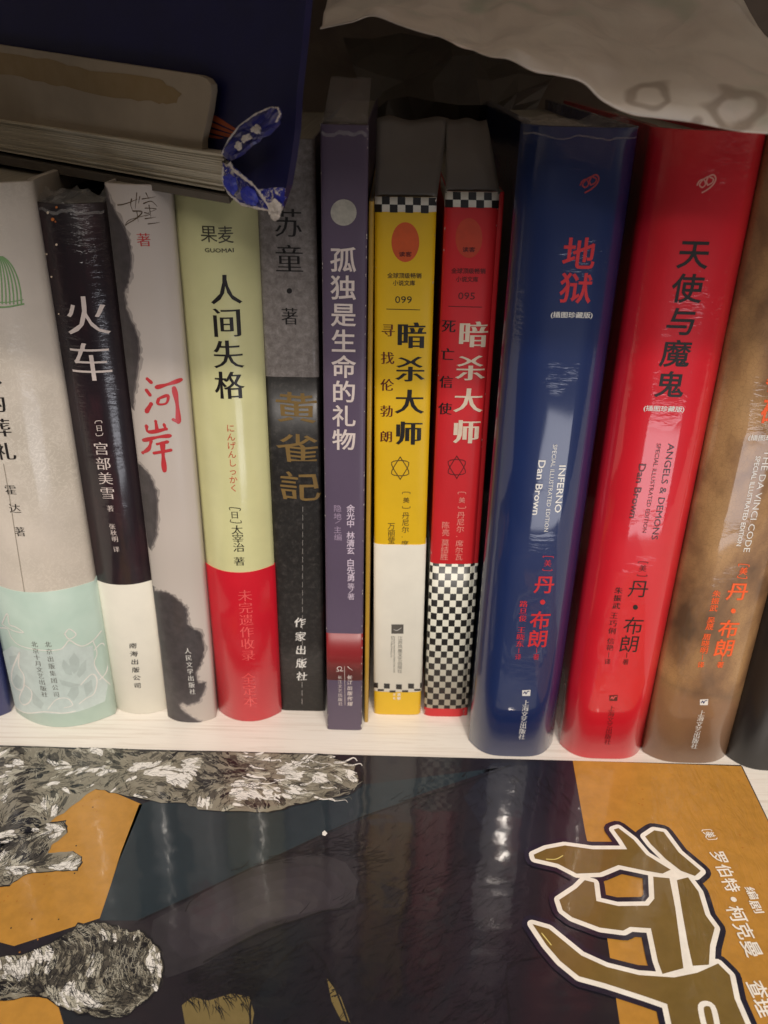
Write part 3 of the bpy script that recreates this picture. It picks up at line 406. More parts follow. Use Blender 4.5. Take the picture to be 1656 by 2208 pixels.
# ------------------------------------------------------------------ materials
def srgb(r, g, b):
    f = lambda c: ((c / 255 + .055) / 1.055) ** 2.4 if c > 10 else c / 255 / 12.92
    return (f(r), f(g), f(b), 1)
def new_mat(name):
    m = bpy.data.materials.new(name); m.use_nodes = True
    return m, m.node_tree, m.node_tree.nodes['Principled BSDF']
def N(nt, typ, **kw):
    n = nt.nodes.new(typ)
    for k, v in kw.items():
        if k.startswith('i_'): n.inputs[k[2:].replace('_', ' ')].default_value = v
        else: setattr(n, k, v)
    return n
def mix(nt, fac, a, b, mode='MIX'):
    n = nt.nodes.new('ShaderNodeMix'); n.data_type = 'RGBA'; n.blend_type = mode
    for sock, v in ((n.inputs[0], fac), (n.inputs[6], a), (n.inputs[7], b)):
        if hasattr(v, 'links'): nt.links.new(v, sock)
        else: sock.default_value = v
    return n.outputs[2]
def ramp(nt, src, stops):
    r = nt.nodes.new('ShaderNodeValToRGB'); el = r.color_ramp.elements
    while len(el) > 1: el.remove(el[-1])
    el[0].position = stops[0][0]; el[0].color = stops[0][1] if len(stops[0][1:][0:1]) and isinstance(stops[0][1], tuple) else (stops[0][1],) * 3 + (1,)
    for p, c in stops[1:]:
        e = el.new(p); e.color = c if isinstance(c, tuple) else (c, c, c, 1)
    nt.links.new(src, r.inputs[0]); return r.outputs[0]
def uvmap(nt, scale=(1, 1, 1), rot=0, obj=False):
    tc = nt.nodes.new('ShaderNodeTexCoord'); mp = nt.nodes.new('ShaderNodeMapping')
    nt.links.new(tc.outputs['Object' if obj else 'UV'], mp.inputs[0]); mp.inputs['Scale'].default_value = scale
    mp.inputs['Rotation'].default_value = (0, 0, rot); return mp.outputs[0]
def tex(nt, vec, scale, detail=4, rough=.55, dist=0):
    n = nt.nodes.new('ShaderNodeTexNoise'); nt.links.new(vec, n.inputs['Vector'])
    n.inputs['Scale'].default_value = scale; n.inputs['Detail'].default_value = detail
    n.inputs['Roughness'].default_value = rough; n.inputs['Distortion'].default_value = dist
    return n.outputs[0]
def bump(nt, h, strength, dist, normal=None):
    b = nt.nodes.new('ShaderNodeBump'); b.inputs['Strength'].default_value = strength; b.inputs['Distance'].default_value = dist
    nt.links.new(h, b.inputs['Height'])
    if normal: nt.links.new(normal, b.inputs['Normal'])
    return b.outputs[0]
def mul(nt, a, b, op='MULTIPLY'):
    n = nt.nodes.new('ShaderNodeMath'); n.operation = op
    for s, v in ((n.inputs[0], a), (n.inputs[1], b)):
        if hasattr(v, 'links'): nt.links.new(v, s)
        else: s.default_value = v
    return n.outputs[0]

WRAPS = {}
def wrap_normal(nt, amount, seed=0, zones=None, obj=False):
    """creases of a shrink film: fine slanted ripples that come in patches, and soft large waves"""
    u1 = uvmap(nt, (1, 1, 1), 0.0, obj)
    patch = tex(nt, u1, 38 + seed, 2)
    patch = ramp(nt, patch, [(.50, 0.0), (.66, 1.0)])
    u2 = uvmap(nt, (180, 620, 180), .35 + .1 * seed, obj)
    rip = tex(nt, u2, 1.0, 3, .6, .6)
    u3 = uvmap(nt, (40, 12, 40), 0.1, obj)
    big = tex(nt, u3, 1.0, 2)
    h = mul(nt, mul(nt, rip, patch), .00022 * amount)
    h = mul(nt, h, mul(nt, big, .00035 * amount), 'ADD')
    if zones:
        # film gathers near the ends of the book
        tc = nt.nodes.new('ShaderNodeTexCoord'); sp = nt.nodes.new('ShaderNodeSeparateXYZ'); nt.links.new(tc.outputs['UV'], sp.inputs[0])
        mr = nt.nodes.new('ShaderNodeMapRange'); nt.links.new(sp.outputs[1], mr.inputs[0])
        mr.inputs[1].default_value = zones[0]; mr.inputs[2].default_value = zones[1]
        g = mul(nt, mul(nt, rip, mr.outputs[0]), .00030 * amount); h = mul(nt, h, g, 'ADD')
    return bump(nt, h, 1.0, 1.0)

def paper(name, col, rough=.5, var=.06, coat=0.0, wrap=0.0, seed=0, colfn=None, coat_rough=.09, zones=None, grain=900, spec=.4):
    m, nt, p = new_mat(name)
    u = uvmap(nt)
    n1 = tex(nt, u, 60, 4); n2 = tex(nt, u, grain * 2, 3)
    c = colfn(nt, u) if colfn else None
    base = c if c is not None else col
    dark = mix(nt, 1.0, base, (1 - var * 2.2,) * 3 + (1,), 'MULTIPLY') if c is not None else tuple(x * (1 - var * 2.2) for x in col[:3]) + (1,)
    f = ramp(nt, n1, [(.35, 0.0), (.65, 1.0)])
    c1 = mix(nt, f, base, dark)
    c2 = mix(nt, mul(nt, n2, var * 1.6), c1, (col[0] * .55, col[1] * .55, col[2] * .55, 1) if col else (.1, .1, .1, 1))
    nt.links.new(c2, p.inputs['Base Color'])
    p.inputs['Roughness'].default_value = rough; p.inputs['Specular IOR Level'].default_value = spec
    nt.links.new(bump(nt, n2, .12, .0002), p.inputs['Normal'])
    if coat:
        p.inputs['Coat Weight'].default_value = coat; p.inputs['Coat Roughness'].default_value = coat_rough
        if wrap: nt.links.new(wrap_normal(nt, wrap, seed, zones), p.inputs['Coat Normal'])
    return m

def col_cream(nt, u):
    n = tex(nt, u, 330, 2, .5, 1.6); v = ramp(nt, n, [(.44, srgb(205, 196, 182)), (.5, srgb(222, 214, 201)), (.56, srgb(206, 197, 183))])
    big = ramp(nt, tex(nt, u, 12, 2), [(.45, 0.0), (.6, 1.0)])
    return mix(nt, big, srgb(220, 210, 198), v)
def col_train(nt, u):
    n = tex(nt, uvmap(nt, (60, 14, 60)), 1, 5, .6); 
    return ramp(nt, n, [(.35, srgb(26, 20, 30)), (.5, srgb(38, 24, 32)), (.62, srgb(60, 32, 40)), (.75, srgb(34, 30, 46))])
def col_river(nt, u):
    n = tex(nt, u, 30, 5, .6); return ramp(nt, n, [(.3, srgb(196, 186, 178)), (.7, srgb(214, 204, 196))])
def col_stone(a, b, c):
    def f(nt, u):
        n = tex(nt, u, 420, 6, .75, .3); s = ramp(nt, n, [(.36, a), (.52, b), (.68, c)])
        n2 = tex(nt, uvmap(nt, (240, 140, 240), .8), 1, 6, .8, 2.2)
        fibre = ramp(nt, n2, [(.49, 0.0), (.5, 1.0), (.51, 0.0)])
        return mix(nt, mul(nt, fibre, .45), s, c)
    return f
def col_code(nt, u):
    # plain aged ground: mottled tan and umber patches with fine cracks, darker foot, no picture
    n = tex(nt, uvmap(nt, (48, 26, 46), .3), 1, 4, .5, .2)
    s = ramp(nt, n, [(.36, srgb(84, 60, 42)), (.47, srgb(140, 102, 68)), (.58, srgb(184, 142, 94)), (.75, srgb(204, 162, 112))])
    n2 = tex(nt, u, 520, 6, .75); s = mix(nt, mul(nt, n2, .35), s, srgb(104, 76, 52))
    vo = nt.nodes.new('ShaderNodeTexVoronoi'); vo.feature = 'DISTANCE_TO_EDGE'; vo.inputs['Scale'].default_value = 700; nt.links.new(u, vo.inputs['Vector'])
    s = mix(nt, mul(nt, ramp(nt, vo.outputs[0], [(.0, 1.0), (.06, 0.0)]), .3), s, srgb(90, 64, 44))
    tc = nt.nodes.new('ShaderNodeTexCoord'); sp = nt.nodes.new('ShaderNodeSeparateXYZ'); nt.links.new(tc.outputs['UV'], sp.inputs[0])
    e = mul(nt, sp.outputs[1], mul(nt, sp.outputs[0], .18), 'ADD')
    a = ramp(nt, e, [(.0, 1.0), (.033, 1.0), (.0338, 0.0)])
    s = mix(nt, mul(nt, a, .8), s, srgb(140, 102, 72))
    edge = ramp(nt, e, [(.0325, 0.0), (.034, 1.0), (.0365, 0.0)])
    return mix(nt, mul(nt, edge, .7), s, srgb(70, 52, 44))
def col_mint(nt, u):
    n = tex(nt, u, 45, 3); return ramp(nt, n, [(.35, srgb(184, 208, 196)), (.65, srgb(198, 218, 207))])
def col_check(nt, u):
    tc = nt.nodes.new('ShaderNodeTexCoord'); mp = nt.nodes.new('ShaderNodeMapping'); nt.links.new(tc.outputs['UV'], mp.inputs[0])
    mp.inputs['Location'].default_value = (.0003, -.0001, .5); mp.inputs['Scale'].default_value = (1, .00245 / .00311, 0)
    ch = nt.nodes.new('ShaderNodeTexChecker'); nt.links.new(mp.outputs[0], ch.inputs[0]); ch.inputs['Scale'].default_value = 1 / .00245
    ch.inputs[1].default_value = srgb(24, 22, 22); ch.inputs[2].default_value = srgb(226, 224, 208)
    return ch.outputs[0]
def col_purple(nt, u):
    n = tex(nt, uvmap(nt, (30, 30, 30)), 1, 3); return ramp(nt, n, [(.3, srgb(92, 78, 100)), (.7, srgb(102, 88, 110))])

M = {}
M['cream'] = paper('cream_jacket', (.6, .55, .48, 1), .45, .04, .6, 1.0, 1, col_cream, .14)
M['train'] = paper('night_jacket', (.03, .02, .03, 1), .35, .1, 1.0, 1.0, 2, col_train, .12, (.10, .2))
M['river'] = paper('paper_white_jacket', (.55, .5, .47, 1), .55, .04, .25, .6, 3, col_river, .25)
M['human'] = paper('lime_jacket', srgb(226, 224, 168), .4, .03, .9, .5, 0, None, .14)
M['gray'] = paper('stone_grey_jacket', (.2, .18, .17, 1), .4, .05, .6, 1.2, 2, col_stone(srgb(126, 118, 114), srgb(148, 140, 136), srgb(172, 164, 160)), .16)
M['dark'] = paper('stone_black_jacket', (.03, .03, .03, 1), .5, .05, .4, 1.5, 2, col_stone(srgb(24, 22, 22), srgb(36, 34, 33), srgb(66, 62, 60)), .3, (.06, .0))
M['purple'] = paper('purple_jacket', (.14, .1, .18, 1), .45, .05, .3, .6, 1, col_purple, .25)
M['yellow'] = paper('yellow_cover', srgb(236, 192, 28), .5, .03, .25, .2, 1, None, .3)
M['red'] = paper('red_cover', srgb(214, 36, 44), .5, .03, .25, .2, 1, None, .3)
M['blue'] = paper('blue_jacket', srgb(22, 42, 92), .4, .03, 1.0, .5, 1, None, .06, (.17, .235))
M['angel'] = paper('red_jacket', srgb(216, 26, 44), .4, .03, 1.0, .65, 4, None, .065, (.16, .235))
M['code'] = paper('tan_jacket', (.5, .35, .2, 1), .45, .05, .9, .8, 5, col_code, .06)
M['black'] = paper('black_jacket', srgb(26, 24, 26), .5, .05, .5, .5, 1, None, .25)
M['navy'] = paper('navy_jacket', srgb(38, 44, 104), .45, .05, .8, .5, 1, None, .2)
M['mint'] = paper('mint_band', (.5, .62, .56, 1), .45, .03, .6, .8, 2, col_mint, .14)
M['white'] = paper('white_band', srgb(232, 228, 214), .6, .03, .1, 0, 1, None, .3)
M['redb'] = paper('red_band', srgb(204, 22, 42), .4, .03, .9, .7, 3, None, .12, (.06, .0))
M['redband'] = paper('brick_red_print', srgb(138, 34, 38), .5, .04, .3, .4, 1, None, .3)
M['check'] = paper('checked_print', (.4, .4, .38, 1), .5, .02, .25, .2, 1, col_check, .3)
M['pages'] = paper('page_block', srgb(176, 168, 150), .8, .08, grain=2500)
M['gold_edge'] = paper('gold_cover', srgb(190, 150, 50), .45, .05, .6, .5, 1, None, .2)
def page_edge_mat():
    m, nt, p = new_mat('page_edges')
    n = tex(nt, uvmap(nt, (8, 8, 2600), 0, True), 1, 2, .7); n2 = tex(nt, uvmap(nt, (60, 60, 260), 0, True), 1, 3)
    c = mix(nt, n2, ramp(nt, n, [(.3, srgb(150, 142, 124)), (.65, srgb(226, 218, 198))]), srgb(200, 190, 168))
    nt.links.new(c, p.inputs['Base Color']); p.inputs['Roughness'].default_value = .75
    nt.links.new(bump(nt, n, .5, .0003), p.inputs['Normal']); return m
M['page_edge'] = page_edge_mat()
INK = {'ink': (26, 22, 22), 'ink2': (70, 66, 50), 'gray_ink': (92, 88, 82), 'brown_ink': (84, 64, 34), 'pinkwhite': (226, 212, 206), 'pale': (232, 230, 224),
 'pale2': (200, 214, 210), 'mint_dark': (186, 200, 196), 'green': (128, 168, 110), 'spark': (235, 215, 190), 'sparko': (205, 120, 60), 'redink': (200, 60, 60),
 'brushred': (200, 56, 62), 'inkgray': (74, 68, 70), 'inkmid': (104, 96, 96), 'inklight': (166, 157, 151), 'orangered': (206, 84, 60), 'lightred': (236, 92, 92), 'gold': (132, 106, 60), 'seam': (150, 146, 142), 'seam2': (150, 140, 126), 'nick': (214, 206, 196),
 'moon': (190, 186, 174), 'lilac': (224, 208, 226), 'lilac2': (176, 156, 182), 'darkred': (92, 20, 20), 'oval': (222, 92, 36), 'oval2': (206, 66, 32),
 'creamw': (232, 214, 190), 'pinkc': (236, 160, 146), 'dullred': (160, 40, 50), 'titlered': (206, 40, 50), 'orange': (250, 96, 34), 'navyink': (30, 44, 100),
 'c_orange': (178, 128, 50), 'c_teal': (26, 40, 48), 'c_blueblack': (24, 27, 38), 'c_limb': (42, 39, 44), 'c_limb1': (47, 43, 49), 'c_limb2': (52, 48, 54), 'c_limb3': (57, 53, 58), 'c_limb4': (62, 58, 62), 'c_black': (16, 15, 20), 'c_dgrey': (70, 66, 58), 'c_yellow': (112, 97, 58),
 'c_grey': (132, 126, 110), 'c_lgrey': (176, 172, 156), 'c_white': (228, 224, 216), 'c_white2': (236, 230, 216), 'c_speck': (168, 108, 34), 'c_navy': (22, 22, 40),
 'c_olive': (112, 90, 42), 'c_pyellow': (216, 200, 120), 'chip': (196, 188, 176), 'navy_print': (20, 24, 92), 'orange_print': (150, 66, 34)}
def ink(name):
    if ('ink_' + name) in M: return M['ink_' + name]
    m, nt, p = new_mat('print_' + name); c = srgb(*INK[name])
    tc = uvmap(nt, obj=True); n = tex(nt, tc, 260, 4, .65)
    v = .16
    if name == 'moon': v = .5
    if name in ('inkgray',): v = .55
    if name == 'c_orange': v = .22
    f = ramp(nt, n, [(.38, 0.0), (.62, 1.0)])
    cc = mix(nt, mul(nt, f, v), c, tuple(x * .45 for x in c[:3]) + (1,))
    if name.startswith('c_') :
        n2 = tex(nt, tc, 60, 5, .7); cc = mix(nt, mul(nt, ramp(nt, n2, [(.42, 0.0), (.7, 1.0)]), .22), cc, tuple(min(1, x * 1.5 + .012) for x in c[:3]) + (1,))
        p.inputs['Coat Weight'].default_value = .62; p.inputs['Coat Roughness'].default_value = .05
        nt.links.new(cover_film(nt), p.inputs['Coat Normal'])
    else:
        p.inputs['Coat Weight'].default_value = .35; p.inputs['Coat Roughness'].default_value = .15
    nt.links.new(cc, p.inputs['Base Color']); p.inputs['Roughness'].default_value = .45
    M['ink_' + name] = m; return m
def cover_film(nt):
    u = uvmap(nt, (1, 1, 1), 0, True)
    w = tex(nt, uvmap(nt, (26, 60, 26), .5, True), 1, 2); fine = tex(nt, uvmap(nt, (230, 70, 100), -.7, True), 1, 3, .5, 1.4)
    sx = nt.nodes.new('ShaderNodeSeparateXYZ'); nt.links.new(u, sx.inputs[0])
    mr = nt.nodes.new('ShaderNodeMapRange'); nt.links.new(sx.outputs[0], mr.inputs[0]); mr.inputs[1].default_value = .095; mr.inputs[2].default_value = .14
    h = mul(nt, mul(nt, fine, mr.outputs[0]), .0032); h = mul(nt, h, mul(nt, w, .0004), 'ADD')
    h = mul(nt, h, mul(nt, tex(nt, u, 420, 2), .000012), 'ADD')
    return bump(nt, h, 1.0, 1.0)

def flat_mat(name, col, rough=.6, coat=0, scale=140, v=.25, col2=None):
    m, nt, p = new_mat(name); n = tex(nt, uvmap(nt, obj=True), scale, 5, .65)
    c = mix(nt, ramp(nt, n, [(.35, 0.0), (.68, v)]), col, col2 or tuple(x * .4 for x in col[:3]) + (1,))
    nt.links.new(c, p.inputs['Base Color']); p.inputs['Roughness'].default_value = rough; p.inputs['Coat Weight'].default_value = coat; p.inputs['Coat Roughness'].default_value = .2
    nt.links.new(bump(nt, tex(nt, uvmap(nt, obj=True), 1800, 3), .15, .0002), p.inputs['Normal']); return m

# ------------------------------------------------------------------ mesh helpers
def obj(name, me, mat, parent=None, smooth=False):
    o = bpy.data.objects.new(name, me); COL.objects.link(o)
    if mat: me.materials.append(mat)
    if parent: o.parent = parent
    if smooth:
        for p in me.polygons: p.use_smooth = True
    return o
def pymesh(name, verts, faces):
    me = bpy.data.meshes.new(name); me.from_pydata(verts, [], faces); me.update(); return me
def empty(name, label, cat, loc, group=None, rot=(0, 0, 0)):
    o = bpy.data.objects.new(name, None); COL.objects.link(o); o.location = loc; o.rotation_euler = rot
    o.empty_display_size = .01; o['label'] = label; o['category'] = cat
    if group: o['group'] = group
    return o
def tag(o, label=None, cat=None, group=None, kind=None):
    if label: o['label'] = label
    if cat: o['category'] = cat
    if group: o['group'] = group
    if kind: o['kind'] = kind
    return o

class Book:
    def __init__(s, name, x, y, w, h, lean, sag, p, t, d, nar=.5):
        s.n, s.x, s.y, s.w, s.h, s.lean, s.sag, s.p, s.t, s.d, s.nar = name, x, y, w, h, lean, sag, p, t, d, nar
        s.hw = w / 2; s.curved = sag > 2
    def prof(s, u): return s.sag * min(1.0, abs(u) / s.hw) ** s.p
    def contour(s, off=0.0, back=None):
        """outer contour, back left -> spine -> back right; off grows it outwards. returns (x,y,arclength)"""
        back = s.d if back is None else back
        n = 24 if s.curved else 14
        hw = s.hw; pts = []
        bx = hw - s.nar
        pts.append((-bx - off, back)); pts.append((-bx - off, s.sag + 9)); pts.append((-(hw - s.nar * .3) - off, s.sag + 4))
        for i in range(n + 1):
            a = -1 + 2 * i / n; e = 1.0 if s.p < 3 else .72
            u = math.copysign(abs(a) ** e, a)
            # outward normal
            du = 1e-3; y0 = s.sag * abs(u) ** s.p; sl = s.sag * s.p * max(abs(u), 1e-4) ** (s.p - 1) * (1 if u > 0 else -1) / hw
            nx, ny = sl, -1; L = math.hypot(nx, ny)
            pts.append((u * hw + off * nx / L, y0 + off * ny / L))
        pts.append(((hw - s.nar * .3) + off, s.sag + 4)); pts.append((bx + off, s.sag + 9)); pts.append((bx + off, back))
        arc = [0.0]
        for a, b in zip(pts, pts[1:]): arc.append(arc[-1] + math.hypot(a[0] - b[0], a[1] - b[1]))
        mid = arc[-1] / 2
        return [(x, y, a - mid) for (x, y), a in zip(pts, arc)]

def shell(name, bk, mat, parent, z0, z1, off=0.0, thick=.5, back=None, chamfer=.35):
    """a folded sheet (cover, jacket or band) of real thickness round the spine"""
    out = bk.contour(off, back); n = len(out)
    inn = bk.contour(off - thick, back)
    bm = bmesh.new(); uvl = bm.loops.layers.uv.new('UVMap')
    c = min(chamfer, (z1 - z0) / 4)
    zs = [z0, z0 + c] if c > 0 else [z0]; k = max(1, int((z1 - z0) / 30))
    zs += [z0 + c + (z1 - z0 - 2 * c) * i / k for i in range(1, k)] + ([z1 - c, z1] if c > 0 else [z1])
    ringo = bk.contour(off - c * .7, back)
    rows = []
    for j, z in enumerate(zs):
        src = ringo if j in (0, len(zs) - 1) and c > 0.01 else out
        rows.append([bm.verts.new((x * MM, y * MM, z * MM)) for x, y, a in src])
    ir = [[bm.verts.new((x * MM, y * MM, z * MM)) for x, y, a in inn] for z in (z0, z1)]
    def face(vs, uvs):
        f = bm.faces.new(vs); f.smooth = True
        for l, uv in zip(f.loops, uvs): l[uvl].uv = uv
        return f
    for j in range(len(zs) - 1):
        for i in range(n - 1):
            a0, a1 = out[i][2] * MM, out[i + 1][2] * MM
            face((rows[j][i], rows[j][i + 1], rows[j + 1][i + 1], rows[j + 1][i]), ((a0, zs[j] * MM), (a1, zs[j] * MM), (a1, zs[j + 1] * MM), (a0, zs[j + 1] * MM)))
    for i in range(n - 1):
        a0, a1 = out[i][2] * MM, out[i + 1][2] * MM
        z = zs[0] * MM; Z = zs[-1] * MM
        face((rows[0][i + 1], rows[0][i], ir[0][i], ir[0][i + 1]), ((a1, z), (a0, z), (a0, z), (a1, z))).smooth = False
        face((rows[-1][i], rows[-1][i + 1], ir[1][i + 1], ir[1][i]), ((a0, Z), (a1, Z), (a1, Z), (a0, Z))).smooth = False
        face((ir[0][i + 1], ir[0][i], ir[1][i], ir[1][i + 1]), ((a1, z), (a0, z), (a0, Z), (a1, Z)))
    me = bpy.data.meshes.new(name); bm.to_mesh(me); bm.free()
    return obj(name, me, mat, parent)

def pages(bk, parent, inset):
    th = bk.t + .08
    ins = bk.contour(-th, bk.d - 3)
    z0, z1 = inset, bk.h - inset
    bm = bmesh.new(); lay = []
    n = len(ins)
    loop = ins[:]
    bot = [bm.verts.new((x * MM, y * MM, z0 * MM)) for x, y, a in loop]; top = [bm.verts.new((x * MM, y * MM, z1 * MM)) for x, y, a in loop]
    for i in range(n):
        j = (i + 1) % n; bm.faces.new((bot[i], bot[j], top[j], top[i]))
    bm.faces.new(top); bm.faces.new(bot[::-1])
    # low ridges of the gathered sheets on the top edge
    me = bpy.data.meshes.new('page_block'); bm.to_mesh(me); bm.free()
    return obj('page_block', me, M['pages_top'], parent)
def pages_top():
    m, nt, p = new_mat('page_block_edges')
    n = tex(nt, uvmap(nt, (2600, 6, 6), 0, True), 1, 2, .7); n2 = tex(nt, uvmap(nt, (90, 30, 30), 0, True), 1, 3)
    c = mix(nt, n2, ramp(nt, n, [(.3, srgb(130, 122, 108)), (.65, srgb(176, 168, 150))]), srgb(150, 142, 126))
    nt.links.new(c, p.inputs['Base Color']); p.inputs['Roughness'].default_value = .8
    nt.links.new(bump(nt, n, .5, .0002), p.inputs['Normal']); return m
M['pages_top'] = pages_top()

# ------------------------------------------------------------------ lettering
FC = bpy.data.curves.new('lettering_source', 'FONT'); FC.size = 1.0; FC.resolution_u = 3
FO = bpy.data.objects.new('lettering_source', FC); COL.objects.link(FO)
GL = {}
from mathutils.geometry import delaunay_2d_cdt
def outlines(t, res):
    """closed contours of the text t as lists of points"""
    FC.body = t
    dg = bpy.context.evaluated_depsgraph_get(); dg.update()
    cu = FO.to_curve(dg); out = []
    for sp in cu.splines:
        bp = sp.bezier_points; n = len(bp); pts = []
        for i in range(n):
            a, b = bp[i], bp[(i + 1) % n]
            p0, p1, p2, p3 = a.co, a.handle_right, b.handle_left, b.co
            straight = abs((p1 - p0).cross(p3 - p0).z) + abs((p2 - p0).cross(p3 - p0).z) < 1e-5
            m = 1 if straight else res
            for k in range(m):
                u = k / m; v = 1 - u
                q = p0 * v ** 3 + p1 * 3 * v * v * u + p2 * 3 * v * u * u + p3 * u ** 3
                if not pts or abs(q.x - pts[-1][0]) + abs(q.y - pts[-1][1]) > 2e-4: pts.append((q.x, q.y))
        if len(pts) > 2: out.append(pts)
    FO.to_curve_clear(); return out
def fill(loops):
    """triangles covering the non-zero winding area of the loops"""
    vs, es = [], []
    for L in loops:
        b = len(vs); vs += [Vector(p) for p in L]; es += [(b + i, b + (i + 1) % len(L)) for i in range(len(L))]
    V, E_, F, *_ = delaunay_2d_cdt(vs, es, [], 0, 1e-5)
    segs = [(L[i - 1], L[i]) for L in loops for i in range(len(L))]
    keep = []
    for f in F:
        x = sum(V[i].x for i in f) / len(f); y = sum(V[i].y for i in f) / len(f); w = 0
        for (ax, ay), (bx, by) in segs:
            if (ay > y) != (by > y):
                if (bx - ax) * (y - ay) / (by - ay) + ax > x: w += 1 if by > ay else -1
        if w: keep.append(tuple(f))
    return [(v.x, v.y) for v in V], keep
def loop_area(L): return sum(L[i - 1][0] * L[i][1] - L[i][0] * L[i - 1][1] for i in range(len(L))) / 2
def weight(loops, dx, dy):
    """thicken strokes by dx across and dy along the vertical"""
    big = max(loops, key=lambda L: abs(loop_area(L))); sg = 1 if loop_area(big) > 0 else -1
    out = []
    for L in loops:
        n = len(L); R = []
        for i in range(n):
            ax, ay = L[i - 1]; bx, by = L[i]; cx_, cy_ = L[(i + 1) % n]
            e1 = Vector((bx - ax, by - ay)).normalized(); e2 = Vector((cx_ - bx, cy_ - by)).normalized()
            n1 = Vector((e1.y, -e1.x)); n2 = Vector((e2.y, -e2.x)); nn = n1 + n2
            if nn.length < .3: nn = n1 * 1.0
            else: nn = nn / max(.6, nn.length_squared / 2)
            R.append((bx + sg * nn.x * dx, by + sg * nn.y * dy))
        out.append(R)
    return out
STY = {'sans': (0, 0), 'bold': (.016, .014), 'clerical': (.012, .004), 'brush': (.018, .006), 'song': (.008, -.012), 'song2': (.024, -.010), 'song3': (.040, -.006)}
def glyph(t, style):
    key = (t, style)
    if key in GL: return GL[key]
    L = outlines(t, 3 if len(t) == 1 else 2); dx, dy = STY[style]
    if dx or dy: L = weight(L, dx, dy)
    vs, fs = fill(L)
    if style == 'brush':  # uneven hand-drawn slant
        vs = [(x + .10 * (y - .38) + .03 * sin(9 * y + 4 * x), y + .05 * sin(7 * x) + .10 * (x - .5)) for x, y in vs]
    if style == 'clerical':
        vs = [(.5 + (x - .5) * (1.08 + .1 * sin(5 * y)), y + .03 * sin(6 * x + 1)) for x, y in vs]
    GL[key] = (vs, fs, [0] * len(vs)); return GL[key]

class Sheet:
    """flat print gathered in 2-D (mm) and laid on a surface"""
    def __init__(s): s.v, s.f, s.z = [], [], []
    def add(s, vs, fs, z=None):
        b = len(s.v); s.v += vs; s.f += [tuple(i + b for i in f) for f in fs]; s.z += z or [0] * len(vs)
    def poly(s, pts, z=0):
        from mathutils.geometry import tessellate_polygon
        t = tessellate_polygon([[Vector((p[0], p[1], 0)) for p in pts]])
        s.add(list(pts), [tuple(x) for x in t], [z] * len(pts))
    def stroke(s, pts, w, taper=0, z=0, closed=False):
        # Catmull-Rom resample then ribbon with round ends
        P = [Vector(p) for p in pts]; out = []
        s.n = getattr(s, 'n', 0) + 1; z = z + (s.n % 17) * .15
        m = 5 if len(P) > 2 and not closed else 1
        for i in range(len(P) - 1):
            p0, p1, p2, p3 = P[max(0, i - 1)], P[i], P[i + 1], P[min(len(P) - 1, i + 2)]
            for k in range(m):
                t = k / m
                out.append(.5 * ((2 * p1) + (p2 - p0) * t + (2 * p0 - 5 * p1 + 4 * p2 - p3) * t * t + (3 * p1 - p0 - 3 * p2 + p3) * t ** 3) if m > 1 else p1)
        out.append(P[-1]); n = len(out); vs = []; fs = []
        for i, p in enumerate(out):
            d = (out[min(n - 1, i + 1)] - out[max(0, i - 1)])
            if d.length < 1e-9: d = Vector((1, 0))
            d.normalize(); nn = Vector((-d.y, d.x)); t = i / (n - 1)
            ww = w / 2 * ((1 - .75 * t) if taper == 1 else (1 + .25 * sin(9 * t + pts[0][0]) if taper == 2 else 1))
            vs += [tuple(p + nn * ww), tuple(p - nn * ww)]
            if i: fs.append((2 * i - 2, 2 * i - 1, 2 * i + 1, 2 * i))
        s.add(vs, fs, [z] * len(vs))
        if w > .25:
            for p, ww in ((out[0], w / 2), (out[-1], w / 2 * (.25 if taper == 1 else 1))):
                s.add([(p.x + ww * cos(a * pi / 4), p.y + ww * sin(a * pi / 4)) for a in range(8)], [tuple(range(8))], [z + 1] * 8)
    def outline(s, pts, w, z0=0, closed=True):
        """one joined band with round corners along the polygon"""
        n = len(pts); P = [Vector(p) for p in pts]; loops = []
        for i in range(n):
            a, b = P[i], P[(i + 1) % n]
            if closed or i < n - 1:
                d = (b - a).normalized(); nn = Vector((-d.y, d.x)) * w / 2
                loops.append([tuple(a + nn), tuple(a - nn), tuple(b - nn), tuple(b + nn)])
            loops.append([(a.x + w / 2 * cos(k * pi / 6 + .2), a.y + w / 2 * sin(k * pi / 6 + .2)) for k in range(12)])
        loops = [L if loop_area(L) > 0 else L[::-1] for L in loops]
        vs, fs = fill(loops); s.add(vs, fs, [z0] * len(vs))
    def char(s, ch, style, cx_, cy_, gw, gh, rot=0, z0=0):
        vs, fs, z = glyph(ch, style)
        ca, sa = cos(rot), sin(rot)
        out = []
        for x, y in vs:
            a, b = (x - .5) * gw, (y - .375) * gh
            out.append((cx_ + a * ca - b * sa, cy_ + a * sa + b * ca))
        s.add(out, fs, [z0 + q for q in z])
    def lay(s, name, mapfn, mat, parent, lift=.05, slice_u=None):
        bm = bmesh.new(); zs = bm.verts.layers.float.new('z')
        vs = []
        for (x, y), z in zip(s.v, s.z):
            v = bm.verts.new((x, y, 0)); v[zs] = z; vs.append(v)
        for f in s.f:
            try: bm.faces.new([vs[i] for i in f])
            except ValueError: pass
        if slice_u:
            lo = min(v[0] for v in s.v); hi = max(v[0] for v in s.v); u = math.floor(lo / slice_u) * slice_u
            while u < hi:
                if u > lo: bmesh.ops.bisect_plane(bm, geom=bm.verts[:] + bm.edges[:] + bm.faces[:], dist=1e-6, plane_co=(u, 0, 0), plane_no=(1, 0, 0))
                u += slice_u
        for v in bm.verts: v.co = mapfn(v.co.x, v.co.y, lift + v[zs] * .006)
        me = bpy.data.meshes.new(name); bm.to_mesh(me); bm.free()
        return obj(name, me, mat, parent)

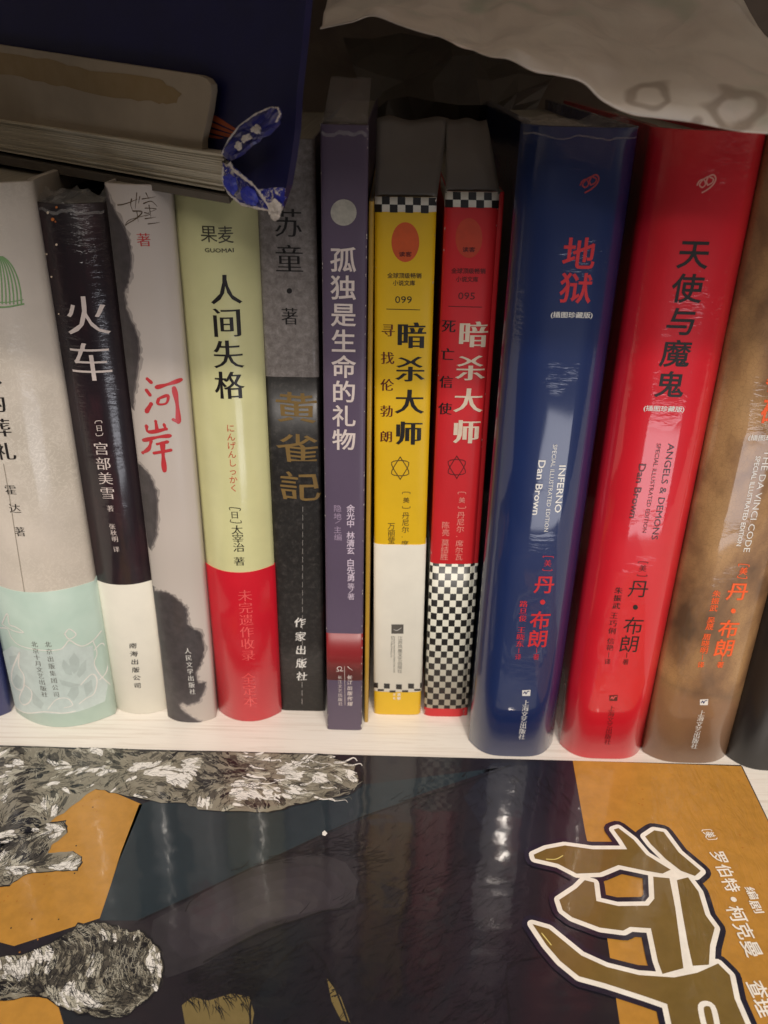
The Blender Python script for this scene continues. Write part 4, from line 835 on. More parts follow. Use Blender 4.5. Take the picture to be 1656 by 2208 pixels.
def book_marks(bk, root, marks, bandlift):
    groups = {}; order = []
    for mk in marks:
        kind, part, col = mk[0], mk[1], (mk[2] if mk[0] in 'SPI' else mk[3])
        key = (part, col)
        if kind in 'TRH': key = (part, col, len(groups))
        if part == 'film_seam' or kind == 'S' and part == 'star_emblem': key = (part, col)
        if key not in groups: groups[key] = Sheet(); order.append(key)
        sh = groups[key]
        if kind == 'T':
            _, _, style, _, s, u0, v0, u1, v1, gw, gh = mk; n = len(s)
            for i, ch in enumerate(s):
                if ch == ' ': continue
                t = i / (n - 1) if n > 1 else 0
                sh.char(ch, style, u0 + (u1 - u0) * t, v0 + (v1 - v0) * t, gw, gh)
        elif kind == 'R':
            _, _, style, _, s, u0, v0, u1, v1, cap = mk
            vs, fs, z = glyph(s, style); xs = [v[0] for v in vs]; lo, hi = min(xs), max(xs)
            L = v0 - v1
            sh.add([(u0 + (u1 - u0) * ((x - lo) / (hi - lo)) + (y - .34) * cap / .70, v0 - L * (x - lo) / (hi - lo)) for x, y in vs], fs, list(z))
        elif kind == 'H':
            _, _, style, _, s, u0, v0, W, hh = mk
            vs, fs, z = glyph(s, style); xs = [v[0] for v in vs]; lo, hi = min(xs), max(xs)
            ys = [v[1] for v in vs]; yl, yh = min(ys), max(ys)
            sh.add([(u0 + ((x - lo) / (hi - lo) - .5) * W, v0 + ((y - yl) / (yh - yl) - .5) * hh) for x, y in vs], fs, list(z))
        elif kind == 'S': sh.stroke(mk[4], mk[3], mk[5])
        elif kind == 'P': sh.poly([p for p in mk[3] if True])
        elif kind == 'I':
            rnd = random.Random(len(mk[3])); pts = []
            src = mk[3]
            for a, b in zip(src, src[1:] + src[:1]):
                for k in range(5):
                    t = k / 5; pts.append((a[0] + (b[0] - a[0]) * t + rnd.uniform(-.22, .22), a[1] + (b[1] - a[1]) * t + rnd.uniform(-.22, .22)))
            clampu = lambda P_: [(max(-bk.hw + .05, min(bk.hw - .05, x)), y) for x, y in P_]
            sh.poly(clampu(pts))
            for col2, grow, key2 in (('inkmid', .6, 1), ('inklight', 1.4, 2)):
                k2 = (part, col2)
                if k2 not in groups: groups[k2] = Sheet(); order.append(k2)
                W = [pts]; n_ = len(pts); R = []
                for i_ in range(n_):
                    a_, b_ = Vector(pts[i_ - 1]), Vector(pts[(i_ + 1) % n_]); t_ = (b_ - a_)
                    if t_.length < 1e-6: continue
                    t_.normalize(); nn = Vector((-t_.y, t_.x)) * (1 if loop_area(pts) < 0 else -1)
                    g_ = grow * rnd.uniform(.5, 1.3); R.append((pts[i_][0] + nn.x * g_, pts[i_][1] + nn.y * g_))
                groups[k2].poly(clampu(R))
    def mp(u, v, l):
        uu = max(-bk.hw, min(bk.hw, u))
        sl = bk.sag * bk.p * max(abs(uu) / bk.hw, 1e-4) ** (bk.p - 1) * (1 if uu > 0 else -1) / bk.hw
        L = math.hypot(sl, 1); l = l + bandlift
        return Vector(((uu + l * sl / L) * MM, (bk.prof(uu) - l / L) * MM, v * MM))
    base = {'leaf_ground': .03, 'leaf_ornament': .06, 'arabesque_ornament': .09, 'ink_wash': .03, 'oval_emblem': .03}
    for i, key in enumerate(order):
        part, col = key[:2]
        if not groups[key].v: continue
        o_ = groups[key].lay(part, mp, ink(col), root, base.get(part, .0) - {'inkmid': .01, 'inklight': .02}.get(col, 0) if part in base else (.10 + (.02 if part.endswith('lettering') else 0) + .002 * (i % 40)), slice_u=(1.0 if bk.curved else 2.0) if bk.sag > .6 else None)
        if part == 'printed_light': o_['kind'] = 'stuff'

# ------------------------------------------------------------------ the setting
def box_mesh(name, x0, x1, y0, y1, z0, z1, bev=0.0):
    bm = bmesh.new()
    bmesh.ops.create_cube(bm, size=1)
    for v in bm.verts: v.co = Vector((x0 + (v.co.x + .5) * (x1 - x0), y0 + (v.co.y + .5) * (y1 - y0), z0 + (v.co.z + .5) * (z1 - z0)))
    if bev: bmesh.ops.bevel(bm, geom=bm.edges[:], offset=bev, segments=3, affect='EDGES')
    me = bpy.data.meshes.new(name); bm.to_mesh(me); bm.free(); return me
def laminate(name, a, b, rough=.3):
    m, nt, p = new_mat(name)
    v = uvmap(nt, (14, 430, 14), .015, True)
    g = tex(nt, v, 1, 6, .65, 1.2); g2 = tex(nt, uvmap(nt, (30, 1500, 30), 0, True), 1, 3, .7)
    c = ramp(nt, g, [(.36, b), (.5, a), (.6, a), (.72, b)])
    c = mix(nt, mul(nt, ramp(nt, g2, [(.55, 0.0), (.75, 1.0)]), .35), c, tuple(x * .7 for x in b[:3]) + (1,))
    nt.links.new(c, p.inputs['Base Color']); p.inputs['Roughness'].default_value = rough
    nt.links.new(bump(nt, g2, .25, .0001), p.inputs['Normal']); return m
shelf_mat = laminate('white_wood_laminate', srgb(230, 223, 212), srgb(218, 208, 195), .17)
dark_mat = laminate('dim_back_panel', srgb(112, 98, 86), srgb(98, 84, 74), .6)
o = obj('shelf_board', box_mesh('shelf_board', -.62, .62, .085, .52, -.025, 0, .0008), shelf_mat); tag(o, kind='structure')
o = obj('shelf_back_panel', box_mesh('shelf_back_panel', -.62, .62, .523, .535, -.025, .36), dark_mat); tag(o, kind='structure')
o = obj('upper_shelf_board', box_mesh('upper_shelf_board', -.62, .62, .122, .52, .325, .35), shelf_mat); tag(o, kind='structure')

# ------------------------------------------------------------------ the standing books
INFO = {
 'cream': ('cream hardback with rounded spine, green dome ornament and mint floral band at its foot', 'cream', 1.0, 3),
 'train': ('black hardback with two large pale characters and a plain white band at its foot', 'train', .8, 3),
 'river': ('off-white paperback with black ink wash and red brush characters on its spine', 'river', .3, .6),
 'human': ('pale lime green hardback with black title and a red band at its foot', 'human', .3, 3),
 'gray': ('flat-spined stone grey and black book with gold clerical title under shrink film', 'gray', .2, 1),
 'purple': ('slim dusky purple book with printed moon disc and white title', 'purple', .2, 1),
 'yellow': ('yellow paperback numbered 099 with checked top edge and white paper belly band', 'yellow', .1, .15),
 'red': ('red paperback numbered 095 with black and white checks on its lower spine', 'red', .4, .15),
 'blue': ('thick dark blue shrink-wrapped hardback with red title characters', 'blue', 1.4, 4),
 'angel': ('thick bright red shrink-wrapped hardback with black title characters', 'angel', .8, 4),
 'code': ('thick mottled tan hardback with orange title characters', 'code', .8, 4),
 'dark': ('plain black hardback at the right end of the row', 'black', .8, 4)}
OFFS = {'mint': 'mint', 'white': 'white', 'red': 'redb', 'dark': 'dark', 'redband': 'redband', 'check': 'check'}
ROOTS = {}
for k, b in BOOKS.items():
    label, mk, nar, inset = INFO[k]
    bk = Book(k, b['x'], b['y'], b['w'], b['h'], b['lean'], b['sag'], b['p'], b['t'], b['d'], nar)
    root = empty('book', label, 'book', (b['x'] * MM, b['y'] * MM, 0), 'books standing in a row on the shelf', (0, radians(b['lean']), 0))
    ROOTS[k] = (bk, root)
    shell('cover', bk, M[mk], root, 0.05, bk.h, 0, bk.t)
    pages(bk, root, inset)
    lift = 0
    if k in BANDS:
        bn, v0, v1 = BANDS[k]
        true_band = k in ('cream', 'train', 'human', 'yellow')
        off = .32 if true_band else .02
        name = 'belly_band' if true_band else ('checked_panel' if bn == 'check' else 'printed_panel')
        shell(name, bk, M[OFFS[bn]], root, max(v0, .12), v1, off, .25 if true_band else .015, back=bk.sag + (60 if true_band else 40), chamfer=.04 if true_band else .0)
    marks = MARKS[k]
    if k in BANDS:
        bn, v0, v1 = BANDS[k]
        def vmean(m):
            if m[0] == 'T': return (m[6] + m[8]) / 2
            if m[0] == 'R': return (m[6] + m[8]) / 2
            if m[0] == 'H': return m[6]
            pp = m[4] if m[0] == 'S' else m[3]
            return sum(p[1] for p in pp) / len(pp)
        hi = [m for m in marks if v0 <= vmean(m) <= v1 and off > .1]; lo = [m for m in marks if not (v0 <= vmean(m) <= v1 and off > .1)]
        book_marks(bk, root, hi, off); book_marks(bk, root, lo, .03)
    else:
        book_marks(bk, root, marks, 0)

# rubbed nicks along the spine edges of the unwrapped books
for k, seed in (('purple', 1), ('yellow', 2), ('red', 3)):
    bk, root = ROOTS[k]; rnd = random.Random(seed); sh = Sheet()
    for i in range(70 if k == 'purple' else 26):
        v = rnd.uniform(0.3, bk.h - 1) if i > 12 else rnd.choice((rnd.uniform(.2, 3), bk.h - rnd.uniform(.2, 2)))
        u = (1 if rnd.random() < .6 else -1) * bk.hw * rnd.uniform(.955, .995); l = rnd.uniform(.15, .9); w = rnd.uniform(.06, .2)
        sh.poly([(u - w, v), (u, v - .1), (u + w * .6, v + l * .5), (u, v + l), (u - w * .7, v + l * .6)])
    def mp(u, v, l, bk=bk): return Vector((max(-bk.hw, min(bk.hw, u)) * MM, (bk.prof(u) - l) * MM, v * MM))
    o = sh.lay('rubbed_nicks', mp, ink('nick'), root, .36 if k == 'yellow' else .14); o['kind'] = 'stuff'
# light strip on the yellow and red spines behind the checks
for k, c0 in (('yellow', 'white'), ('red', 'white')):
    bk, root = ROOTS[k]; v = TOPS['ys'] - 6.1 + 0 if k == 'yellow' else TOPS['rs'] - 5.0
    zb = TOPS['ys'] if k == 'yellow' else TOPS['rs']
    shell('check_ground', bk, M['white'], root, zb, bk.h + .01, .03, .02, back=bk.sag + 40, chamfer=0)
# thin companions
bk = Book('thin', 37.0, 297.0, 1.9, 213, -.62, .4, 4, .3, 140, 0)
t = empty('book', 'thin red book with checked foot squeezed between the red paperback and the blue hardback', 'book', (37.0 * MM, 297 * MM, 0), 'books standing in a row on the shelf', (0, radians(-.62), 0))
shell('cover', bk, M['red'], t, .05, 213, 0, .3); pages(bk, t, .2); shell('checked_panel', bk, M['check'], t, 4.5, 76, .02, .015, back=40, chamfer=0)
bk = Book('thin', -5.2, 291.0, 1.6, 210, -.35, .3, 4, .3, 140, 0)
t = empty('book', 'very thin gold-edged booklet between the purple book and the yellow paperback', 'book', (-5.2 * MM, 291 * MM, 0), 'books standing in a row on the shelf', (0, radians(-.35), 0))
shell('cover', bk, M['gold_edge'], t, .05, 210, 0, .3); pages(bk, t, .2)
bk = Book('left', -168.5, 286, 26, 205, 0, 6, 2.4, 2, 150, .8)
t = empty('book', 'navy blue book at the left end, only its lower corner in view', 'book', (-168.5 * MM, 286 * MM, 0), 'books standing in a row on the shelf', (0, 0, 0))
shell('cover', bk, M['navy'], t, .05, 205, 0, 2); pages(bk, t, 3)

# ------------------------------------------------------------------ film ends above some books
def film_mat():
    m, nt, p = new_mat('clear_film')
    p.inputs['Base Color'].default_value = (.8, .78, .76, 1); p.inputs['Roughness'].default_value = .12
    p.inputs['Alpha'].default_value = .22; p.inputs['Coat Weight'].default_value = 1.0
    nt.links.new(bump(nt, tex(nt, uvmap(nt, obj=True), 700, 4, .7, 1.0), .8, .0006), p.inputs['Normal']); return m
FILM = film_mat()
def film_tuft(root, bk, x0, x1, depth, height, seed):
    nx, ny = 26, 12; vs = []; fs = []
    for j in range(ny):
        for i in range(nx):
            a = i / (nx - 1); b = j / (ny - 1)
            x = x0 + (x1 - x0) * a; y = bk.prof(x) - .4 + depth * b
            n = noise.noise(Vector((a * 5 + seed, b * 3, seed))) + .5 * noise.noise(Vector((a * 13, b * 9 + seed, 3)))
            z = bk.h - 1.5 + height * (b ** .6) * (1 + .5 * n) + 1.2 * n
            if j == 0: z = bk.h - 3 + n
            vs.append((x * MM, y * MM, z * MM))
            if i and j: fs.append(((j - 1) * nx + i - 1, (j - 1) * nx + i, j * nx + i, j * nx + i - 1))
    return obj('shrink_film', pymesh('shrink_film', vs, fs), FILM, root)
def sleeve(k, pts, seed, mat):
    bk, root = ROOTS[k]; nx, ny = 14, 12; vs = []; fs = []
    (a0, a1), (b0, b1), H_ = pts
    for j in range(ny):
        for i in range(nx):
            a = i / (nx - 1); b = j / (ny - 1)
            u = (a0 + (a1 - a0) * a) * (1 - b) + (b0 + (b1 - b0) * a) * b
            z = bk.h - .6 + H_ * b * (1 + .06 * noise.noise(Vector((a * 3, seed, 0))))
            y = .9 + 9.0 * b ** 1.5 + .9 * noise.noise(Vector((a * 2.2 + seed, b * 2.5, seed))) * (b + .15) + .3 * noise.noise(Vector((a * 7, b * 6, seed)))
            vs.append((u * MM, y * MM, z * MM))
            if i and j: fs.append(((j - 1) * nx + i - 1, (j - 1) * nx + i, j * nx + i, j * nx + i - 1))
    o_ = obj('loose_sleeve', pymesh('loose_sleeve', vs, fs), mat, root, smooth=True); md = o_.modifiers.new('thick', 'SOLIDIFY'); md.thickness = .0003; return o_
SLEEVE = flat_mat('dusty_film', srgb(112, 104, 95), .5, .3, 40, .25)
def thin(m, a): m.node_tree.nodes['Principled BSDF'].inputs['Alpha'].default_value = a; return m
thin(SLEEVE, .9)
sleeve('yellow', ((-9.9, 9.9), (-9.5, 13.2), 23), 1.0, SLEEVE)
sleeve('red', ((-8.6, 8.9), (-8.8, 4.0), 21), 2.0, SLEEVE)
sleeve('purple', ((-6.6, 6.8), (-4.5, 7.6), 13), 3.0, thin(flat_mat('thin_film', srgb(120, 110, 102), .3, .6, 60, .3), .45))
for k, h, d, s in (('purple', 3, 10, 1.3), ('train', 4, 12, 2.7), ('blue', 2.5, 20, 4.1)):
    bk, root = ROOTS[k]; film_tuft(root, bk, -bk.hw * .96, bk.hw * .96, d, h, s)

# ------------------------------------------------------------------ comic book lying in front
comic = empty('comic_book', 'large glossy comic book lying flat in front of the row, ochre and dark cover', 'comic book', (0, 0, 0))
def cover_slab(name, z0, z1, x0, x1, y0, y1, mat, bev):
    return obj(name, box_mesh(name, x0 * MM, x1 * MM, y0 * MM, y1 * MM, z0 * MM, z1 * MM, bev * MM), mat, comic)
Yb, Yf, Xl, Xr = 261.3, 98, -166, 141.2
base = ink('c_blueblack')
def cbase():
    m, nt, p = new_mat('cover_dark_print'); tc = uvmap(nt, obj=True)
    n = tex(nt, uvmap(nt, (16, 11, 10), .4, True), 1, 5, .6, .6)
    c = ramp(nt, n, [(.32, srgb(16, 22, 30)), (.45, srgb(24, 22, 30)), (.56, srgb(32, 26, 33)), (.7, srgb(22, 34, 40))])
    st = tex(nt, uvmap(nt, (220, 900, 100), .9, True), 1, 4, .7)
    c = mix(nt, mul(nt, ramp(nt, st, [(.5, 0.0), (.7, 1.0)]), .35), c, srgb(18, 16, 22))
    nt.links.new(c, p.inputs['Base Color']); p.inputs['Roughness'].default_value = .4
    p.inputs['Coat Weight'].default_value = .62; p.inputs['Coat Roughness'].default_value = .05; nt.links.new(cover_film(nt), p.inputs['Coat Normal']); return m
cover_slab('front_cover', 8.2, 10.0, Xl, Xr, Yf, Yb, cbase(), .5)
cover_slab('back_cover', .1, 1.9, Xl, Xr, Yf, Yb, base, .5)
cover_slab('page_block', 1.95, 8.15, Xl + 3, Xr - 3, Yf + 3, Yb - 2.5, M['page_edge'], .1)
def cmap(x, y, l):
    x = max(Xl + .5, min(Xr - .5, x)); y = max(Yf + .5, min(Yb - .5, y))
    return Vector((x * MM, y * MM, (10.0 + l) * MM))
def inside(P, x, y):
    c = False
    for i in range(len(P)):
        a, b = P[i], P[i - 1]
        if (a[1] > y) != (b[1] > y) and x < (b[0] - a[0]) * (y - a[1]) / (b[1] - a[1]) + a[0]: c = not c
    return c
layers = []
class Lev:
    def __init__(s, sh, z): s.sh, s.z_ = sh, z
    def poly(s, pts, z=0): s.sh.poly(pts, s.z_ + z)
    def stroke(s, pts, w, taper=0): s.sh.stroke(pts, w, taper, s.z_)
    def outline(s, pts, w, closed=True): s.sh.outline(pts, w, s.z_, closed)
    def char(s, *a): s.sh.char(*a, z0=s.z_)
npanel = 0
def sheet_for(part, col, level):
    global npanel
    if part in ('printed_panel', 'printed_shape', 'title_fill', 'credit_lettering'):
        npanel += 1; sh = Sheet(); layers.append((part, col, npanel, sh)); return Lev(sh, level)
    for L in layers:
        if L[0] == part and L[1] == col: return Lev(L[3], level)
    sh = Sheet(); layers.append((part, col, 0, sh)); return Lev(sh, level)
seq = 0
for mk in COVER:
    if mk[0] == 'B':
        _, part, out, n, white, seed, dr = mk; rnd = random.Random(seed)
        # ragged silhouette
        pts = []
        for a, b in zip(out, out[1:] + out[:1]):
            for k in range(4):
                t = k / 4; pts.append((a[0] + (b[0] - a[0]) * t + rnd.uniform(-.5, .5), a[1] + (b[1] - a[1]) * t + rnd.uniform(-.5, .5)))
        sheet_for(part, 'c_black', 20).poly(pts)
        cxm = sum(p[0] for p in pts) / len(pts); cym = sum(p[1] for p in pts) / len(pts)
        sheet_for(part, 'c_grey', 21).poly([(cxm + (x - cxm) * .97, cym + (y - cym) * .955) for x, y in pts])
        xs = [p[0] for p in pts]; ys = [p[1] for p in pts]
        tone = lambda x, y: noise.noise(Vector((x * .075, y * .11, seed + 5))) + .45 * noise.noise(Vector((x * .25, y * .3, seed)))
        flow = lambda x, y: -dr + noise.noise(Vector((x * .04, y * .06, seed))) * 3.0
        def organic(x, y, s, e, a, m=14):
            q_ = []
            for t in range(m):
                th = t * 2 * pi / m; rr = s * (1 + .55 * noise.noise(Vector((cos(th) * 1.3 + x, sin(th) * 1.3 + y, seed))))
                ux, uy = rr * 1.6 * cos(th), rr * e * sin(th); q_.append((x + ux * cos(a) - uy * sin(a), y + ux * sin(a) + uy * cos(a)))
            return q_
        k = 0
        for _ in range(n * 3):
            x, y = rnd.uniform(min(xs), max(xs)), rnd.uniform(min(ys), max(ys))
            if not inside(pts, x, y): continue
            v = tone(x, y)
            if abs(v) < .12: continue
            q_ = organic(x, y, rnd.uniform(.5, 1.9), rnd.uniform(.35, .8), flow(x, y))
            if all(inside(pts, *p_) for p_ in q_):
                k += 1; sheet_for(part, ('c_white' if v > .3 or rnd.random() < .3 else 'c_lgrey') if v > 0 else ('c_dgrey' if v > -.3 else 'c_black'), 22 + (k % 120) * .13).poly(q_)
        k = 0
        while k < n * 5:
            x, y = rnd.uniform(min(xs), max(xs)), rnd.uniform(min(ys), max(ys))
            if not inside(pts, x, y): continue
            k += 1; v = tone(x, y); a = flow(x, y) + (rnd.gauss(0, .12) if rnd.random() < .8 else 1.2)
            L_ = rnd.uniform(.8, 3.6); bd = rnd.uniform(-.5, .5)
            q_ = [(x, y), (x + L_ * .5 * cos(a), y + L_ * .5 * sin(a)), (x + L_ * cos(a + bd), y + L_ * sin(a + bd))]
            if not inside(pts, *q_[2]): continue
            if v < -.2: c_, w_ = ('c_lgrey' if rnd.random() < .5 else 'c_grey'), rnd.uniform(.08, .22)
            elif v > .3: c_, w_ = 'c_dgrey', rnd.uniform(.07, .16)
            else: c_, w_ = 'c_black', rnd.uniform(.09, .30)
            sheet_for(part, c_, 40 + (k % 40) * .3).stroke(q_, w_, 1)
    elif mk[0] == 'F':
        _, part, area, n, ang = mk; rnd = random.Random(n)
        xs = [p[0] for p in area]; ys = [p[1] for p in area]; k = 0
        while k < n:
            x, y = rnd.uniform(min(xs), max(xs)), rnd.uniform(min(ys), max(ys))
            if not inside(area, x, y): continue
            k += 1; a = ang + rnd.gauss(0, .25); L_ = rnd.uniform(2, 6)
            sheet_for(part, 'c_black', 16).stroke([(x, y), (x + L_ * .5 * cos(a) + .3, y + L_ * .5 * sin(a)), (x + L_ * cos(a), y + L_ * sin(a))], rnd.uniform(.15, .4), 1)
    elif mk[0] == 'W':
        _, part, area, n = mk; rnd = random.Random(9)
        xs = [p[0] for p in area]; ys = [p[1] for p in area]
        for k in range(n):
            x, y = rnd.uniform(min(xs), max(xs)), rnd.uniform(min(ys), max(ys)); a = rnd.uniform(-.75, .15)
            L_ = rnd.uniform(4, 7.5)
            sheet_for(part, ('c_white', 'c_white', 'c_grey', 'c_black')[k % 4], 38 + k % 5).stroke([(x, y), (x + L_ * .5 * cos(a), y + L_ * .5 * sin(a) + .5), (x + L_ * cos(a + .3), y + L_ * sin(a + .3) + .5), (x + L_ * 1.15, y + L_ * sin(a) + 1)], rnd.uniform(.35, 1.2) if k % 4 < 2 else .2, 1)
    else:
        seq += 1
        part = mk[1]
        lvl = {'printed_panel': 0, 'printed_shape': 10, 'ink_line': 12, 'title_outline': 60, 'title_outline2': 66, 'title_fill': 80, 'title_notch': 90, 'inked_figure': 44, 'paint_speck': 14, 'credit_lettering': 60}[part]
        if part == 'inked_figure': lvl += seq % 8
        if part == 'printed_shape': lvl += {'c_black': 0, 'c_limb': 0, 'c_yellow': -2}.get(mk[2], 0)
        if part.startswith('title_outline'): part = 'title_outline'
        if part == 'title_outline': lvl += seq % 5
        if part == 'title_fill': lvl += seq % 5
        sh = sheet_for(part, mk[2], lvl)
        if mk[0] == 'P': sh.poly(mk[3])
        if mk[0] == 'P' and mk[2] == 'c_limb':
            P_ = mk[3]; cxm = sum(p[0] for p in P_) / len(P_); cym = sum(p[1] for p in P_) / len(P_)
            for st, cc in enumerate(('c_limb1', 'c_limb2', 'c_limb3', 'c_limb4')):
                f = .86 - .17 * st; sheet_for('printed_shape', cc, 11 + st * .3).poly([(cxm + (x - cxm) * f + .8 * st, cym + (y - cym) * (f - .1) - .9 * st) for x, y in P_])
        elif mk[0] == 'S': sh.stroke(mk[4], mk[3]) if part != 'title_outline' else sheet_for(part, mk[2], 72 + seq % 7).outline(mk[4], mk[3], False)
        elif mk[0] == 'O': sh.outline(mk[4], mk[3]); 
        elif mk[0] == 'C':
            s, a, b, g = mk[3:]; n = len(s)
            for i, ch in enumerate(s):
                t = i / (n - 1) if n > 1 else 0
                sh.char(ch, 'bold', a[0] + (b[0] - a[0]) * t, a[1] + (b[1] - a[1]) * t, abs(b[1] - a[1]) / max(1, n - 1) * .98 if n > 1 else g, g, -pi / 2 + .12)
# specks of paint on the ochre panels
rnd = random.Random(4)
for i in range(60):
    x = rnd.uniform(-140, -98); y = rnd.uniform(170, 246)
    sheet_for('paint_speck', 'c_speck' if i % 3 else 'c_black', 4).poly([(x, y), (x + .3, y - .35), (x + .6, y), (x + .3, y + .4)])
for i in range(40):
    x = rnd.uniform(84, 138); y = rnd.uniform(110, 258)
    sheet_for('paint_speck', 'c_speck', 4).poly([(x, y), (x + .5, y - .35), (x + 1.1, y + .1), (x + .4, y + .4)])
layers.sort(key=lambda L: L[0])
for part, col, lvl, sh in layers:
    if not sh.v: continue
    o = sh.lay(part, cmap, ink(col), comic, lift=.02)
    if part in ('hatch', 'inked_figure', 'paint_speck', 'ink_line'): o['kind'] = 'stuff'

# ------------------------------------------------------------------ navy book lying across the tops, worn corner towards the lens
dv, nv = Vector(OVER['dir']), Vector(OVER['nrm'])
A0 = Vector((-.050, .272, 0))
def vp(s, z, off): return A0 + dv * (s * MM) + nv * (off * MM) + Vector((0, 0, z * MM))
def vplate(name, pts, off, thick, mat, parent, origin):
    from mathutils.geometry import tessellate_polygon
    n = len(pts); t = tessellate_polygon([[Vector((p[0], p[1], 0)) for p in pts]])
    vs = [vp(p[0], p[1], off) - origin for p in pts] + [vp(p[0], p[1], off - thick) - origin for p in pts]
    fs = [tuple(x) for x in t] + [tuple(i + n for i in x[::-1]) for x in t] + [(i, (i + 1) % n, (i + 1) % n + n, i + n) for i in range(n)]
    bm = bmesh.new(); bv = [bm.verts.new(v) for v in vs]
    for f in fs:
        try: bm.faces.new([bv[i] for i in f])
        except ValueError: pass
    bmesh.ops.recalc_face_normals(bm, faces=bm.faces[:])
    me = bpy.data.meshes.new(name); bm.to_mesh(me); bm.free()
    return obj(name, me, mat, parent)
org = vp(20, 214, 0)
worn = empty('large_book', 'worn navy picture book lying across the book tops, its crushed corner showing white board', 'book', org)
navyM = flat_mat('navy_board', srgb(12, 14, 72), .5, .3, 90, .35)
boardM = flat_mat('bare_board', srgb(158, 144, 124), .75, 0, 60, .2)
stainM = flat_mat('brown_stain', srgb(134, 112, 76), .75, 0, 90, .5, srgb(150, 130, 100))
chipM = flat_mat('torn_board', srgb(206, 196, 186), .9, 0, 900, .3)
deepM = flat_mat('deep_blue_covering', srgb(22, 26, 112), .4, .4, 200, .3)
def torn_mat():
    m, nt, p = new_mat('torn_blue_covering'); u = uvmap(nt, obj=True)
    n = tex(nt, u, 330, 5, .7, 1.0); n2 = tex(nt, u, 140, 2)
    c = mix(nt, ramp(nt, n, [(.50, 0.0), (.54, 1.0)]), srgb(28, 36, 140), srgb(200, 190, 176))
    c = mix(nt, ramp(nt, n2, [(.5, 0.0), (.6, .6)]), c, srgb(26, 32, 120))
    nt.links.new(c, p.inputs['Base Color']); p.inputs['Roughness'].default_value = .6; nt.links.new(bump(nt, n, .6, .0006), p.inputs['Normal']); return m
tornM = torn_mat()
brightM = flat_mat('worn_blue', srgb(46, 56, 170), .5, .2, 200, .3)
def ragged(pts, amt, seed, sub=4):
    r = random.Random(seed); out = []
    for a, b in zip(pts, pts[1:] + pts[:1]):
        for k in range(sub):
            t = k / sub; out.append((a[0] + (b[0] - a[0]) * t + r.uniform(-amt, amt), a[1] + (b[1] - a[1]) * t + r.uniform(-amt, amt)))
    return out
# page block as several gathered, slightly shifted layers
pg = OVER['pages']; zlo = [pg[0][1], pg[1][1]]; zhi = [pg[3][1], pg[2][1]]
bm = bmesh.new(); nl = 16
for i in range(nl):
    f0, f1 = i / nl, (i + .86) / nl; j = random.Random(i).uniform(-.5, .5); r_ = random.Random(i + 40).uniform(-1.2, .4)
    sL, sR = 150, -1.5 + r_
    z = lambda f, s: (zlo[1] + (zhi[1] - zlo[1]) * f) + (s - 0) / 120 * ((zlo[0] + (zhi[0] - zlo[0]) * f) - (zlo[1] + (zhi[1] - zlo[1]) * f))
    c = [(sL, j), (sR, j), (sR + 104, -120), (sL, -120)]
    lo = [bm.verts.new(vp(s, z(f0, s), o_) - org) for s, o_ in c]; hi = [bm.verts.new(vp(s, z(f1, s), o_) - org) for s, o_ in c]
    bm.faces.new(lo[::-1]); bm.faces.new(hi)
    for a in range(4): bm.faces.new((lo[a], lo[(a + 1) % 4], hi[(a + 1) % 4], hi[a]))
bmesh.ops.recalc_face_normals(bm, faces=bm.faces[:])
me = bpy.data.meshes.new('page_block'); bm.to_mesh(me); bm.free(); obj('page_block', me, M['page_edge'], worn)
vplate('inner_board', OVER['board'], -2, 2.2, boardM, worn, org)
vplate('tape_stain', ragged(OVER['stain'], .4, 3), -1.93, .04, stainM, worn, org)
vplate('cover', OVER['navy'], -6, 2.4, navyM, worn, org)
# lower board under the pages
bm = bmesh.new()
c = [(150, 2.2), (-6, 2.2), (-6 + 108, -122), (150, -122)]
zt = lambda s_: 213.6 + (s_ + 6) / 156 * 1.3
lo = [bm.verts.new(vp(s_, 212.9 if o_ < 0 else 211.8, o_) - org) for s_, o_ in c]; hi = [bm.verts.new(vp(s_, zt(s_), o_) - org) for s_, o_ in c]
bm.faces.new(lo[::-1]); bm.faces.new(hi)
for a in range(4): bm.faces.new((lo[a], lo[(a + 1) % 4], hi[(a + 1) % 4], hi[a]))
bmesh.ops.recalc_face_normals(bm, faces=bm.faces[:])
me = bpy.data.meshes.new('lower_board'); bm.to_mesh(me); bm.free(); obj('lower_board', me, flat_mat('lower_board_edge', srgb(96, 88, 78), .8), worn)
for q_ in OVER['orange']: vplate('stripe', q_, -5.9, .05, flat_mat('orange_stripe', srgb(170, 80, 40)), worn, org)
def crumpled(name, pts, off, mat, seed, amp=1.6):
    """a torn lobe of covering: a fan of facets pushed in and out"""
    c = (sum(p[0] for p in pts) / len(pts), sum(p[1] for p in pts) / len(pts)); rings = 5; n = len(pts); vs = []; fs = []
    for r in range(rings):
        f = 1 - r / rings
        for i, p in enumerate(pts):
            s_, z_ = c[0] + (p[0] - c[0]) * f, c[1] + (p[1] - c[1]) * f
            o_ = off + amp * noise.noise(Vector((s_ * .22, z_ * .22, seed))) + amp * .4 * noise.noise(Vector((s_ * .8, z_ * .8, seed))) + (.7 if r else 0)
            vs.append(vp(s_, z_, o_) - org)
            if r: fs.append(((r - 1) * n + i, (r - 1) * n + (i + 1) % n, r * n + (i + 1) % n, r * n + i))
    vs.append(vp(c[0], c[1], off + .8) - org); fs += [((rings - 1) * n + i, (rings - 1) * n + (i + 1) % n, len(vs) - 1) for i in range(n)]
    o_ = obj(name, pymesh(name, vs, fs), mat, worn); md = o_.modifiers.new('thick', 'SOLIDIFY'); md.thickness = .0006; md.offset = 0; return o_
crumpled('torn_flap', ragged(OVER['lobe1'], .25, 1, 3), 1.6, deepM, 1.0)
